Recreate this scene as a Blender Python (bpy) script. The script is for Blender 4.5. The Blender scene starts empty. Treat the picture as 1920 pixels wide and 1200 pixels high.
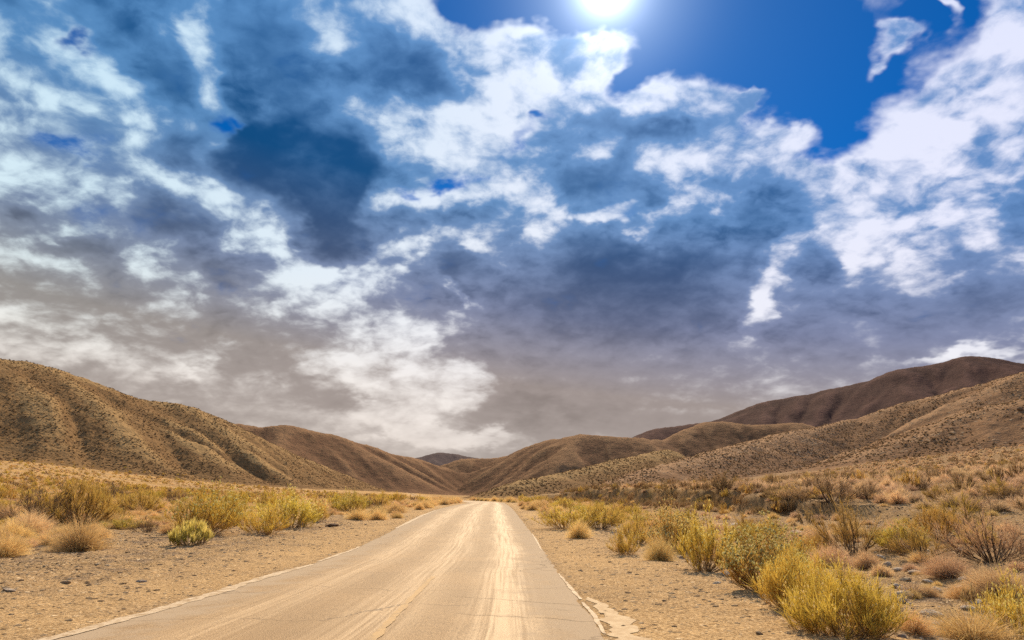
import bpy, math, random
import numpy as np
from mathutils import Vector

SC = bpy.context.scene
COL = SC.collection
R = math.radians

# ------------------------------------------------------------------ camera
TH = math.atan(330 / 1280.0)            # pitched up: true horizon stands 330 px under the middle
CT, ST = math.cos(TH), math.sin(TH)
CAM_H = 1.5
cam_data = bpy.data.cameras.new('camera')
cam_data.sensor_width = 36.0
cam_data.lens = 24.0
cam_data.clip_start = 0.05
cam_data.clip_end = 30000
cam = bpy.data.objects.new('camera', cam_data)
cam.location = (0, 0, CAM_H)
cam.rotation_euler = (math.pi / 2 + TH, 0, 0)
COL.objects.link(cam)
SC.camera = cam

# ------------------------------------------------------------------ exposure, sun
SC.view_settings.view_transform = 'Standard'
SC.view_settings.look = 'None'
SC.view_settings.exposure = 0.45
SC.view_settings.gamma = 1.0
SC.view_settings.use_curve_mapping = False
SC.render.film_transparent = False
SC.cycles.max_bounces = 5
SC.cycles.diffuse_bounces = 2
SC.cycles.glossy_bounces = 2
SC.cycles.transmission_bounces = 3
SC.cycles.transparent_max_bounces = 4
SC.cycles.use_denoising = False
SC.cycles.use_adaptive_sampling = True
SC.cycles.adaptive_threshold = 0.02
SC.cycles.sample_clamp_indirect = 6.0

def view_dir(px, py):
    """direction of a sight line of the photograph (1920x1200 frame)"""
    u = (px - 960) / 1280.0; v = (600 - py) / 1280.0
    d = np.array([u, CT - v * ST, ST + v * CT])
    return d / np.linalg.norm(d)

SUN_DIR = view_dir(1137, -26)
SUN_EL = math.asin(SUN_DIR[2]); SUN_AZ = math.atan2(SUN_DIR[0], SUN_DIR[1])
sun_data = bpy.data.lights.new('sun', 'SUN')
sun_data.energy = 5.0
sun_data.angle = R(0.53)
sun_data.color = (1.0, 0.82, 0.57)
sun = bpy.data.objects.new('sun', sun_data)
sun.rotation_euler = Vector(SUN_DIR).to_track_quat('Z', 'Y').to_euler()
sun.location = (0, 0, 60)
COL.objects.link(sun)

# ------------------------------------------------------------------ node helper
class NT:
    def __init__(self, tree):
        self.t = tree; self.t.nodes.clear()
    def n(self, kind, **kw):
        nd = self.t.nodes.new(kind)
        ins = kw.pop('ins', {})
        for k, v in kw.items(): setattr(nd, k, v)
        for k, v in ins.items(): self.put(nd.inputs[k], v)
        return nd
    def put(self, sock, v):
        if isinstance(v, bpy.types.NodeSocket): self.t.links.new(v, sock)
        elif v is not None: sock.default_value = v
    def m(self, op, a, b=None, c=None, clamp=False):
        nd = self.t.nodes.new('ShaderNodeMath'); nd.operation = op; nd.use_clamp = clamp
        self.put(nd.inputs[0], a)
        if b is not None: self.put(nd.inputs[1], b)
        if c is not None: self.put(nd.inputs[2], c)
        return nd.outputs[0]
    def v(self, op, a, b=None, c=None, scale=None):
        nd = self.t.nodes.new('ShaderNodeVectorMath'); nd.operation = op
        self.put(nd.inputs[0], a)
        if b is not None: self.put(nd.inputs[1], b)
        if c is not None: self.put(nd.inputs[2], c)
        if scale is not None: self.put(nd.inputs['Scale'], scale)
        return nd.outputs['Value'] if op in ('DOT_PRODUCT', 'LENGTH', 'DISTANCE') else nd.outputs['Vector']
    def mix(self, f, a, b, blend='MIX'):
        nd = self.t.nodes.new('ShaderNodeMix'); nd.data_type = 'RGBA'; nd.blend_type = blend; nd.clamp_factor = True
        self.put(nd.inputs[0], f); self.put(nd.inputs[6], col4(a)); self.put(nd.inputs[7], col4(b))
        return nd.outputs[2]
    def noise(self, vec, scale, detail=2.0, rough=0.5, dist=0.0, color=False, lac=2.0):
        nd = self.n('ShaderNodeTexNoise', ins={'Vector': vec, 'Scale': scale, 'Detail': detail, 'Roughness': rough, 'Distortion': dist, 'Lacunarity': lac})
        return nd.outputs['Color'] if color else nd.outputs['Fac']
    def vor(self, vec, scale, feature='F1', out='Distance', rnd=1.0):
        nd = self.n('ShaderNodeTexVoronoi', feature=feature, ins={'Vector': vec, 'Scale': scale, 'Randomness': rnd})
        return nd.outputs[out]
    def ramp(self, f, stops, interp='LINEAR'):
        nd = self.t.nodes.new('ShaderNodeValToRGB'); nd.color_ramp.interpolation = interp
        e = nd.color_ramp.elements
        while len(e) < len(stops): e.new(0.5)
        for k, (p, c) in enumerate(stops):
            e[k].position = p; e[k].color = col4(c)
        self.put(nd.inputs[0], f)
        return nd.outputs[0]
    def smooth(self, x, a, b, to0=0.0, to1=1.0):
        nd = self.n('ShaderNodeMapRange', interpolation_type='SMOOTHSTEP', ins={'Value': x, 'From Min': a, 'From Max': b, 'To Min': to0, 'To Max': to1})
        return nd.outputs[0]
    def lin(self, x, a, b, to0=0.0, to1=1.0):
        nd = self.n('ShaderNodeMapRange', ins={'Value': x, 'From Min': a, 'From Max': b, 'To Min': to0, 'To Max': to1})
        return nd.outputs[0]

def col4(c):
    if isinstance(c, (tuple, list)) and len(c) == 3: return (c[0], c[1], c[2], 1.0)
    if isinstance(c, (int, float)): return (c, c, c, 1.0)
    return c
def srgb(r, g, b):
    f = lambda x: (x / 255 / 12.92) if x <= 10 else ((x / 255 + 0.055) / 1.055) ** 2.4
    return (f(r), f(g), f(b))
# ------------------------------------------------------------------ sky: Nishita air with broken cloud in front of it
def azel(px, py):
    d = view_dir(px, py)
    return math.atan2(d[0], d[1]), math.asin(d[2])

# cloud masses: (x, y, half width, half height, tilt, amount); sight lines of the photograph
COVER = [   # where the cloud thins to open sky (-) and where it stands before it (+)
    (1420, 70, 255, 130, 0, -2.1), (1560, 200, 140, 98, 0, -2.1), (1760, 50, 120, 70, 35, -1.9), (1220, 40, 80, 85, 0, -1.2),
    (985, 10, 100, 36, 0, -2.3), (878, 32, 46, 38, 0, -2.0), (1190, 150, 48, 34, 35, -2.4), (1400, 262, 55, 40, -35, -.8),
    (1135, -10, 70, 36, 0, -2.6), (1120, 112, 66, 60, 0, 2.0), (1000, 100, 85, 36, 0, .9), (1265, 200, 100, 70, -20, 2.0), (1345, 290, 40, 45, -50, .7),
    (1900, 110, 95, 110, 30, 1.2), (1790, 250, 90, 95, 20, 1.0), (1530, 338, 150, 32, 0, .9), (1665, 105, 52, 26, 10, 2.6), (1755, 25, 12, 34, 0, 2.2),
    (1404, 205, 50, 16, 0, 2.6), (1465, 262, 60, 26, 15, 2.6), (1640, 300, 60, 20, 0, .5),
    (150, 78, 36, 16, 10, -1.3), (118, 256, 40, 22, -20, -.9), (412, 232, 24, 18, 0, -1.6), (440, 210, 18, 12, 0, -1.3), 
    (822, 328, 34, 15, -8, -1.4), (772, 345, 24, 12, -20, -1.3), (1012, 230, 14, 11, 0, -1.2), (975, 263, 40, 16, 25, -1.0), (905, 320, 45, 9, 0, -.5), (1368, 305, 12, 12, 0, -.7),
    (895, 10, 30, 16, 0, .5),
]
LIGHT = [   # lit edges and thin cloud (+), thick shaded bellies (-)
    # shaded bellies
    (545, 280, 125, 72, -8, -1.9), (640, 335, 75, 85, 15, -1.6), (618, 440, 44, 64, 18, -1.2), (455, 270, 40, 50, 0, -.6),
    (215, 25, 75, 40, 0, -.8), (60, 15, 100, 30, 0, -.7), (302, 130, 52, 66, 10, -.85), (495, 90, 95, 80, 0, -.85), (700, 78, 70, 24, 0, -.3), (770, 142, 140, 34, 3, -.9), (850, 160, 55, 26, 0, -.4),
    (345, 288, 52, 34, 15, -.8), (35, 412, 50, 28, 0, -.7), (300, 392, 85, 40, -6, -.95), (150, 480, 85, 28, 0, -.9), (420, 494, 70, 24, 0, -.85), (200, 590, 150, 30, 0, -.3), (20, 200, 50, 30, 0, -.4),
    (1215, 243, 145, 28, -6, -1.0), (1100, 328, 100, 38, 3, -1.05), (1218, 378, 26, 26, 0, -.8), (850, 405, 115, 20, 3, -.5), (985, 185, 40, 28, 0, -.4),
    (1130, 500, 180, 70, 0, -.95), (1300, 530, 180, 80, 0, -.65), (1435, 415, 62, 44, -10, -.8), (1010, 610, 190, 70, 0, -.65), (852, 502, 52, 34, 0, -.9), (1250, 640, 200, 60, 0, -.35), (585, 565, 30, 14, 0, -.3),
    (1535, 510, 44, 34, 0, -.75), (1890, 400, 40, 34, 0, -.5), (1830, 480, 110, 22, 0, -.6), (1850, 555, 85, 36, 0, -.75), (1620, 600, 120, 40, 0, -.45), (1700, 640, 200, 30, 0, -.3),
    (980, 760, 120, 50, 8, -.75), (620, 745, 90, 26, 10, -.4), (450, 600, 120, 26, 0, -.4), (520, 680, 110, 40, 0, -.35), (1150, 780, 200, 30, 0, -.25),
    # lit cloud
    (372, 60, 26, 60, 10, .7), (412, 165, 26, 60, 25, .95), (620, 85, 42, 42, 0, .65), (745, 32, 85, 34, 0, .55), (880, 100, 60, 34, -20, .5), (495, 165, 40, 26, -40, .35), (228, 133, 42, 28, 0, .6),
    (1110, 110, 75, 62, 0, .8), (1010, 105, 80, 42, 0, .7), (800, 240, 115, 50, 0, .65), (925, 270, 60, 34, 0, .5), (1040, 165, 60, 30, 30, .55),
    (70, 330, 90, 36, 0, .5), (100, 190, 80, 34, -20, .4), (240, 290, 50, 34, 0, .5), (365, 350, 70, 26, 0, .55), (428, 415, 34, 54, 20, .6), (395, 265, 16, 26, 0, .6),
    (715, 370, 36, 42, 0, 1.0), (860, 356, 120, 16, 3, .85), (1003, 402, 34, 46, 0, .85), (528, 430, 46, 50, 25, .95), (85, 435, 95, 18, 6, .75), (262, 505, 80, 18, 5, .6),
    (1270, 178, 90, 26, -10, .8), (1335, 225, 26, 60, 35, .7), (1290, 318, 66, 34, 0, .5), (1112, 284, 32, 18, 0, .5), (1150, 403, 95, 15, -3, 1.05), (1354, 395, 26, 32, 0, .6), (1080, 215, 40, 20, 20, .5),
    (586, 545, 62, 34, -10, .95), (720, 492, 90, 22, 24, 1.0), (870, 460, 55, 16, -25, .9), (530, 520, 50, 16, 0, .5), (25, 565, 50, 20, 0, .6), (252, 585, 60, 18, 0, .4),
    (850, 548, 13, 46, 38, 1.1), (880, 575, 26, 13, -30, .5), (1195, 447, 26, 11, 0, .7),
    (745, 660, 75, 46, 0, 1.0), (790, 705, 100, 46, -10, .9), (690, 700, 30, 36, 0, .3), (800, 812, 110, 20, -8, .9), (760, 740, 240, 110, 0, .20), (880, 842, 60, 14, 0, .4),
    (1500, 350, 120, 42, 0, .55), (1700, 300, 140, 80, 15, .6), (1850, 130, 70, 100, 0, .6), (1630, 400, 140, 36, 0, .5), (1790, 425, 95, 22, 0, .55), (1450, 545, 26, 86, -28, 1.0), (1432, 605, 30, 20, 0, .4), (1738, 535, 42, 34, 0, 1.15), (1600, 500, 34, 26, 0, .8), (1880, 300, 50, 60, 0, .5),
    (60, 640, 130, 26, 5, .45), (350, 692, 60, 14, 10, .5), (180, 665, 100, 18, 0, .35), (1820, 662, 130, 12, 0, .8), (1665, 105, 70, 40, 0, .7), (1755, 25, 40, 50, 0, .6), (1460, 262, 70, 30, 0, .6), (1050, 745, 160, 16, -4, .25),
]

world = bpy.data.worlds.new('World'); SC.world = world; world.use_nodes = True
world.cycles.sampling_method = 'MANUAL'; world.cycles.sample_map_resolution = 512
W = NT(world.node_tree)
gen = W.n('ShaderNodeTexCoord').outputs['Generated']
D = W.v('NORMALIZE', gen)
sep = W.n('ShaderNodeSeparateXYZ', ins={0: D})
az = W.m('ARCTAN2', sep.outputs[0], sep.outputs[1]); el = W.m('ARCSINE', sep.outputs[2])
P0 = W.n('ShaderNodeCombineXYZ', ins={0: az, 1: el}).outputs[0]
# cloud-sheet coordinates (foreshortened towards the horizon)
inv = W.m('DIVIDE', 1.0, W.m('ADD', W.m('MAXIMUM', sep.outputs[2], 0.0), 0.42))
Q = W.v('SCALE', D, scale=inv)
w1 = W.noise(Q, 2.2, 2.0, 0.5, color=True); w2 = W.noise(Q, 7.5, 4.0, 0.58, color=True)
wv = W.v('ADD', W.v('SCALE', W.v('SUBTRACT', w1, (.5, .5, .5)), scale=0.06), W.v('SCALE', W.v('SUBTRACT', w2, (.5, .5, .5)), scale=0.13))
wv = W.v('MULTIPLY', wv, (1, 1, 0))
PC = W.v('ADD', P0, wv)
# brightness is warped less than the outline
PL = W.v('ADD', P0, W.v('SCALE', wv, scale=0.85))

def blobs(coord, table, start):
    acc = start
    for (x, y, sx, sy, tilt, amt) in table:
        if amt == 0: continue
        a0, e0 = azel(x, y); a1, _ = azel(x + sx, y); _, e1 = azel(x, y - sy)
        rx, ry = abs(a1 - a0), abs(e1 - e0)
        if tilt:
            q = W.n('ShaderNodeMapping', vector_type='TEXTURE', ins={'Vector': coord, 'Location': (a0, e0, 0), 'Rotation': (0, 0, R(tilt)), 'Scale': (rx, ry, 1)}).outputs[0]
        else:
            q = W.v('MULTIPLY_ADD', coord, (1 / rx, 1 / ry, 0), (-a0 / rx, -e0 / ry, 0))
        acc = W.m('MULTIPLY_ADD', W.m('POWER', 0.46, W.v('DOT_PRODUCT', q, q)), amt, acc)
    return acc

nA = W.noise(Q, 3.4, 5.0, 0.55, 0.1)
QB = W.v('ADD', Q, W.v('SCALE', wv, scale=0.45))
nB = W.noise(QB, 9.0, 7.0, 0.60)
# towards the sun the same field again: its fall-off lights the puffs
nS = W.noise(W.v('ADD', QB, tuple(SUN_DIR * 0.035)), 9.0, 3.0, 0.55)
relief = W.m('SUBTRACT', nB, nS)
# rounded puffs with creases between them
def billow(sc, off): return W.m('ABSOLUTE', W.m('MULTIPLY_ADD', W.noise(W.v('ADD', QB, off), sc, 1.0, 0.4), 2.0, -1.0))
puff = W.m('ADD', W.m('MULTIPLY', billow(5.5, (3, 1, 2)), 1.0), W.m('ADD', W.m('MULTIPLY', billow(12.5, (9, 4, 6)), .6), W.m('MULTIPLY', billow(27.0, (1, 8, 3)), .35)))
puff = W.m('SUBTRACT', puff, 0.36)
cov = blobs(PC, COVER, W.m('MULTIPLY_ADD', W.smooth(sep.outputs[2], 0.02, 0.30), -0.42, 1.80))
cov = W.m('MULTIPLY_ADD', W.m('SUBTRACT', nA, 0.5), 1.0, cov)
cov = W.m('MULTIPLY_ADD', W.m('SUBTRACT', nB, 0.5), 2.0, cov)
cov = W.m('MULTIPLY_ADD', puff, 0.5, cov)
alpha = W.smooth(cov, -0.2, 1.15)
thin = W.m('MULTIPLY', W.m('SUBTRACT', 1.0, W.smooth(cov, 0.5, 1.3)), W.smooth(sep.outputs[2], 0.15, 0.40))
lit = blobs(PL, LIGHT, W.m('MULTIPLY_ADD', W.smooth(sep.outputs[2], 0.05, 0.42), 0.16, 0.54))
def smin(a, b, k, op='SMOOTH_MIN'):
    nd = W.n('ShaderNodeMath', operation=op, ins={0: a, 1: b, 2: k}); return nd.outputs[0]
lit = smin(smin(lit, 1.05, 0.35), -0.70, 0.35, 'SMOOTH_MAX')
hi = W.smooth(sep.outputs[2], 0.02, 0.36)
busy = W.m('MULTIPLY_ADD', hi, .92, .08)
soft = W.smooth(lit, -0.45, 0.45, 0.34, 1.0)
busy = W.m('MULTIPLY', busy, soft)
lit = W.m('MULTIPLY_ADD', W.m('SUBTRACT', nA, 0.5), W.m('MULTIPLY_ADD', hi, 0.35, 0.25), lit)
lit = W.m('MULTIPLY_ADD', W.m('SUBTRACT', nB, 0.5), W.m('MULTIPLY_ADD', busy, 1.3, 0.09), lit)
lit = W.m('MULTIPLY_ADD', relief, W.m('MULTIPLY_ADD', busy, 2.4, 0.1), lit)
lit = W.m('MULTIPLY_ADD', puff, W.m('MULTIPLY_ADD', busy, 1.15, 0.04), lit)
lit = W.m('MULTIPLY_ADD', thin, 0.30, lit)
# cloud colour: shade and lit tones drift from slate blue overhead to dusty grey over the valley
h = W.m('ADD', sep.outputs[2], W.m('MULTIPLY', az, 0.13))
hh = W.lin(h, 0.0, 0.66)
dark = W.ramp(hh, [(0.0, srgb(124, 113, 106)), (0.24, srgb(122, 111, 107)), (0.40, srgb(80, 90, 118)), (0.62, srgb(18, 76, 128)), (1.0, srgb(20, 82, 144))])
mid = W.ramp(hh, [(0.0, srgb(172, 161, 153)), (0.24, srgb(162, 150, 146)), (0.40, srgb(132, 140, 170)), (0.62, srgb(102, 144, 194)), (1.0, srgb(92, 142, 200))])
lite = W.ramp(hh, [(0.0, srgb(230, 216, 204)), (0.18, srgb(246, 238, 232)), (0.40, srgb(238, 240, 248)), (0.62, srgb(228, 236, 250)), (1.0, srgb(220, 231, 250))])
c = W.mix(W.smooth(lit, -0.85, 0.50), dark, mid)
c = W.mix(W.smooth(lit, 0.34, 1.36), c, lite)
c = W.mix(1.0, c, W.mix(W.smooth(sep.outputs[2], 0.1, 0.35), (1.0, 1.0, 1.0), W.ramp(W.lin(az, -0.6, 0.6), [(0, (0.78, 0.95, 0.97)), (.5, (1, 1, 1)), (1, (1.04, 0.985, 1.03))])), 'MULTIPLY')
# the clouds glow round the sun
sd = W.v('DOT_PRODUCT', D, tuple(SUN_DIR))
g1 = W.m('POWER', 2.718, W.m('MULTIPLY', W.m('SUBTRACT', sd, 1.0), 7000.0))
g15 = W.m('POWER', 2.718, W.m('MULTIPLY', W.m('SUBTRACT', sd, 1.0), 1300.0))
g2 = W.m('POWER', 2.718, W.m('MULTIPLY', W.m('SUBTRACT', sd, 1.0), 230.0))
g3 = W.m('POWER', 2.718, W.m('MULTIPLY', W.m('SUBTRACT', sd, 1.0), 28.0))
bg_cloud = W.n('ShaderNodeBackground', ins={'Color': c, 'Strength': W.m('MULTIPLY_ADD', g2, 0.30, 0.74)})
sky = W.n('ShaderNodeTexSky', sky_type='NISHITA', sun_disc=False, sun_elevation=SUN_EL, sun_rotation=SUN_AZ, altitude=900, air_density=1.0, dust_density=0.15, ozone_density=4.0)
deep = W.mix(1.0, sky.outputs[0], (0.006, 0.41, 0.84), 'MULTIPLY')
bg_air = W.n('ShaderNodeBackground', ins={'Color': deep, 'Strength': 0.075})
mx = W.n('ShaderNodeMixShader', ins={0: alpha, 1: bg_air.outputs[0], 2: bg_cloud.outputs[0]})
glow = W.m('MULTIPLY_ADD', g2, 0.34, W.m('MULTIPLY_ADD', g3, 0.045, W.m('MULTIPLY_ADD', g15, 1.1, W.m('MULTIPLY', g1, 5.0))))
bg_glow = W.n('ShaderNodeBackground', ins={'Color': (0.80, 0.90, 1.0, 1), 'Strength': glow})
ad = W.n('ShaderNodeAddShader', ins={0: mx.outputs[0], 1: bg_glow.outputs[0]})
W.n('ShaderNodeOutputWorld', ins={'Surface': ad.outputs[0]})
# ------------------------------------------------------------------ numeric noise helpers
def _hash(ix, iy, seed):
    h = (ix.astype(np.int64) * 374761393 + iy.astype(np.int64) * 668265263 + seed * 1442695041) & 0xFFFFFFFF
    h = ((h ^ (h >> 13)) * 1274126177) & 0xFFFFFFFF
    return (h ^ (h >> 16)) & 0xFFFFFFFF

def gnoise(x, y, seed=0):
    """2-D gradient noise, about -0.7..0.7"""
    x = np.asarray(x, float); y = np.asarray(y, float)
    ix = np.floor(x); iy = np.floor(y); fx = x - ix; fy = y - iy
    ix = ix.astype(np.int64); iy = iy.astype(np.int64)
    u = fx * fx * fx * (fx * (fx * 6 - 15) + 10); v = fy * fy * fy * (fy * (fy * 6 - 15) + 10)
    def g(a, b, dx, dy):
        t = _hash(a, b, seed) * (2 * math.pi / 4294967296.0)
        return np.cos(t) * dx + np.sin(t) * dy
    n00 = g(ix, iy, fx, fy); n10 = g(ix + 1, iy, fx - 1, fy)
    n01 = g(ix, iy + 1, fx, fy - 1); n11 = g(ix + 1, iy + 1, fx - 1, fy - 1)
    return (n00 * (1 - u) + n10 * u) * (1 - v) + (n01 * (1 - u) + n11 * u) * v

def fbm(x, y, octaves=4, seed=0, rough=0.5):
    s = np.zeros_like(np.asarray(x, float)); a = 1.0
    for o in range(octaves):
        s = s + a * gnoise(x * 2.03 ** o + 17.3 * o, y * 2.03 ** o - 9.1 * o, seed + o); a *= rough
    return s

def ridged(x, y, octaves=4, seed=0, rough=0.5):
    s = np.zeros_like(np.asarray(x, float)); a = 1.0
    for o in range(octaves):
        s = s + a * (1 - 2.2 * np.abs(gnoise(x * 2.07 ** o + 5.3 * o, y * 2.07 ** o + 3.7 * o, seed + o))); a *= rough
    return s

def sstep(a, b, x):
    t = np.clip((x - a) / (b - a), 0, 1)
    return t * t * (3 - 2 * t)

# ------------------------------------------------------------------ where things stand (survey of the place)
def at(px, py, Y):
    """survey sight line (1920x1200 frame of the photograph) to a point Y metres ahead"""
    u = (px - 960) / 1280.0; v = (600 - py) / 1280.0
    dy = CT - v * ST; dz = ST + v * CT
    return (u * Y / dy, Y, CAM_H + Y * dz / dy)

ROAD_PROFILE_Y = np.array([-400., 0., 9., 15., 22., 30., 38., 50., 62., 90., 125., 150., 170., 210., 300., 500., 4000.])
ROAD_PROFILE_Z = np.array([0., 0., 0., -.05, -.12, -.06, .05, .26, .45, .66, .82, .88, .84, .40, .30, 1.5, 3.0])
def road_z(y):
    return np.interp(y, ROAD_PROFILE_Y, ROAD_PROFILE_Z)

def ray_to_road(px, py):
    lo, hi = 3.0, 170.0
    Ys = np.linspace(lo, hi, 6000)
    u = (px - 960) / 1280.0; v = (600 - py) / 1280.0
    dy = CT - v * ST; dz = ST + v * CT
    z = CAM_H + Ys * dz / dy - road_z(Ys)
    k = np.argmax(z < 0) if (z < 0).any() else np.argmin(z)
    Y = Ys[k]
    return u * Y / dy, Y

LEFT_PX = [(-60, 1228), (60, 1200), (266, 1146), (405, 1106), (580, 1056), (675, 1022), (747, 987), (810, 957), (850, 947.5), (880, 942.5)]
RIGHT_PX = [(1175, 1228), (1153, 1200), (1095, 1127), (1051, 1072), (1026, 1036), (1007, 1010), (986, 982), (968, 960), (955, 948), (945, 942.5)]
def _edge(px):
    P = np.array([ray_to_road(*p) for p in px])
    return P[:, 1], P[:, 0]
LY, LX = _edge(LEFT_PX); RY, RX = _edge(RIGHT_PX)
def left_edge(y):
    e = np.interp(y, LY, LX)
    e = np.where(y < LY[0], LX[0] + (y - LY[0]) * (-0.012), e)
    t = np.maximum(y - LY[-1], 0)
    return e - t * 0.16 - t * t * 0.0035 * (t < 200)
def right_edge(y):
    e = np.interp(y, RY, RX)
    e = np.where(y < RY[0], RX[0] + (y - RY[0]) * (-0.012), e)
    t = np.maximum(y - RY[-1], 0)
    return e - t * 0.16 - t * t * 0.0035 * (t < 200)
def road_mid(y):
    return 0.5 * (left_edge(np.minimum(y, 200.)) + right_edge(np.minimum(y, 200.)))

def floor_z(x, y):
    """valley floor before the hills: road bed, left fan, wash and cut bank on the right, right fan"""
    mid = np.interp(y, [-400, 0, 60, 150, 220, 4000], [-1.5, -1.1, -1.3, -3.5, -12, -40])
    s = x - mid
    z = road_z(y) - 0.02
    left = np.clip(-s - 9.0, 0, 200)
    z = z + 0.00040 * left ** 2 * np.where(left > 0, 1, 0)
    # right: shoulder falls into a shallow wash, then the bank
    wash = sstep(4.5, 9.0, s) * (1 - sstep(10.5, 16, s)) * np.interp(y, [0, 30, 70, 120], [.5, .5, .35, .1])
    z = z - wash * 1.0
    bank_at = np.interp(y, [-50, 0, 20, 45, 75, 110, 150, 400], [27, 26, 22, 17.5, 14.0, 11.5, 11, 22]) + 2.2 * fbm(x * 0.02, y * 0.11, 4, 41, .6)
    bank_h = np.interp(y, [-50, 0, 12, 30, 50, 90, 140, 260], [.1, .1, .15, .3, 1.3, 1.7, 1.1, .3])
    bank_w = 1.5
    b = sstep(0, 1, (s - bank_at) / bank_w)
    b = b * (1 + 0.16 * fbm(x * .6, y * .6, 3, 77)) + b * (1 - b) * 1.3 * fbm(x * .9, y * .35, 3, 78)
    z = z + bank_h * b
    right = np.clip(s - 14.0, 0, 150)
    z = z + .022 * np.clip(s - 9.0, 0, 150)
    z = z + 0.00052 * right ** 2 * (1 - 0.25 * sstep(200, 500, y))
    return z

# ridge lines of the hills: (pixel x, pixel y, distance ahead); each is one hill
RIDGES = {
 'hill_left_near': dict(slope=.50, rnd=14, pts=[(-700, 640, 330), (-300, 640, 380), (0, 664, 440), (60, 674, 455), (150, 702, 480), (200, 724, 495), (250, 742, 510), (290, 750, 520), (335, 752, 530), (380, 776, 550), (415, 796, 570), (470, 815, 600), (560, 852, 640), (640, 885, 670), (710, 915, 690)]),
 'hill_left_far': dict(slope=.52, rnd=12, pts=[(330, 790, 820), (415, 791, 830), (450, 790, 830), (490, 800, 840), (515, 800, 850), (535, 792, 850), (560, 797, 860), (590, 806, 870), (612, 815, 880), (628, 810, 890), (645, 818, 900), (690, 832, 930), (740, 849, 960), (780, 857, 1000), (815, 868, 1010)]),
 'hill_centre_far': dict(slope=.35, rnd=40, pts=[(700, 880, 2500), (760, 866, 2500), (800, 855, 2500), (825, 848, 2500), (850, 851, 2500), (880, 857, 2500), (930, 866, 2500)]),
 'hill_centre_near': dict(slope=.50, rnd=12, pts=[(800, 885, 1180), (835, 868, 1200), (870, 857, 1200), (905, 858, 1230), (935, 856, 1220), (962, 850, 1150), (990, 835, 1050)]),
 'hill_right_middle': dict(slope=.55, rnd=12, pts=[(940, 868, 1130), (962, 850, 1100), (990, 834, 1030), (1020, 824, 980), (1060, 816, 940), (1095, 810, 900), (1140, 815, 890), (1190, 817, 880), (1250, 822, 900), (1290, 800, 930), (1325, 787, 950), (1360, 786, 950), (1400, 794, 940), (1450, 791, 930), (1500, 790, 920)]),
 'hill_promontory': dict(slope=.62, rnd=3, pts=[(890, 925, 330), (925, 904, 338), (945, 892, 345), (975, 879, 355), (1010, 877, 372), (1060, 868, 410), (1120, 856, 465), (1180, 845, 540), (1250, 830, 640)]),
 'hill_right_near': dict(slope=.42, rnd=10, pts=[(1045, 925, 260), (1110, 903, 300), (1200, 876, 350), (1300, 850, 410), (1400, 824, 470), (1480, 802, 520), (1540, 796, 540), (1600, 780, 550), (1700, 750, 550), (1800, 725, 530), (1920, 692, 500), (2150, 640, 470), (2600, 580, 430)]),
 'hill_right_front': dict(slope=.40, rnd=8, pts=[(1640, 832, 330), (1740, 795, 345), (1830, 762, 350), (1920, 735, 350), (2100, 690, 340), (2500, 620, 320)]),
 'mountain_right': dict(slope=.42, rnd=30, pts=[(1110, 856, 1700), (1200, 818, 1750), (1235, 803, 1750), (1320, 792, 1800), (1355, 785, 1800), (1400, 767, 1800), (1440, 752, 1800), (1500, 742, 1800), (1560, 729, 1800), (1620, 716, 1800), (1650, 711, 1800), (1690, 692, 1800), (1750, 683, 1800), (1810, 668, 1800), (1840, 670, 1780), (1880, 678, 1750), (1920, 683, 1700), (2100, 696, 1600), (2500, 726, 1500)]),
}
HILL_NAMES = list(RIDGES)

def tents(x, y):
    """height of every ridge's tent, warped a little so that the slopes are not ruled"""
    wx = x + 26 * fbm(x / 170, y / 170, 3, 5); wy = y + 26 * fbm(x / 170 + 40, y / 170, 3, 9)
    out = []
    for name in HILL_NAMES:
        R = RIDGES[name]; P = np.array([at(*p) for p in R['pts']])
        best = np.full(x.shape, -1e3)
        k = 0.55
        for a, b in zip(P[:-1], P[1:]):
            ab = b[:2] - a[:2]; L2 = ab @ ab
            t0 = np.clip(((x - a[0]) * ab[0] + (y - a[1]) * ab[1]) / L2, 0, 1)
            d0 = np.hypot(x - a[0] - t0 * ab[0], y - a[1] - t0 * ab[1])
            w = sstep(10, 90, d0)
            qx = x + (wx - x) * w; qy = y + (wy - y) * w
            t = np.clip(((qx - a[0]) * ab[0] + (qy - a[1]) * ab[1]) / L2, 0, 1)
            d = np.hypot(qx - a[0] - t * ab[0], qy - a[1] - t * ab[1])
            hr = a[2] + t * (b[2] - a[2])
            h = hr - R['slope'] * (np.sqrt(d * d + R['rnd'] ** 2) - R['rnd'])
            best = np.maximum(best, h)
        out.append(best)
    return np.stack(out)

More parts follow.
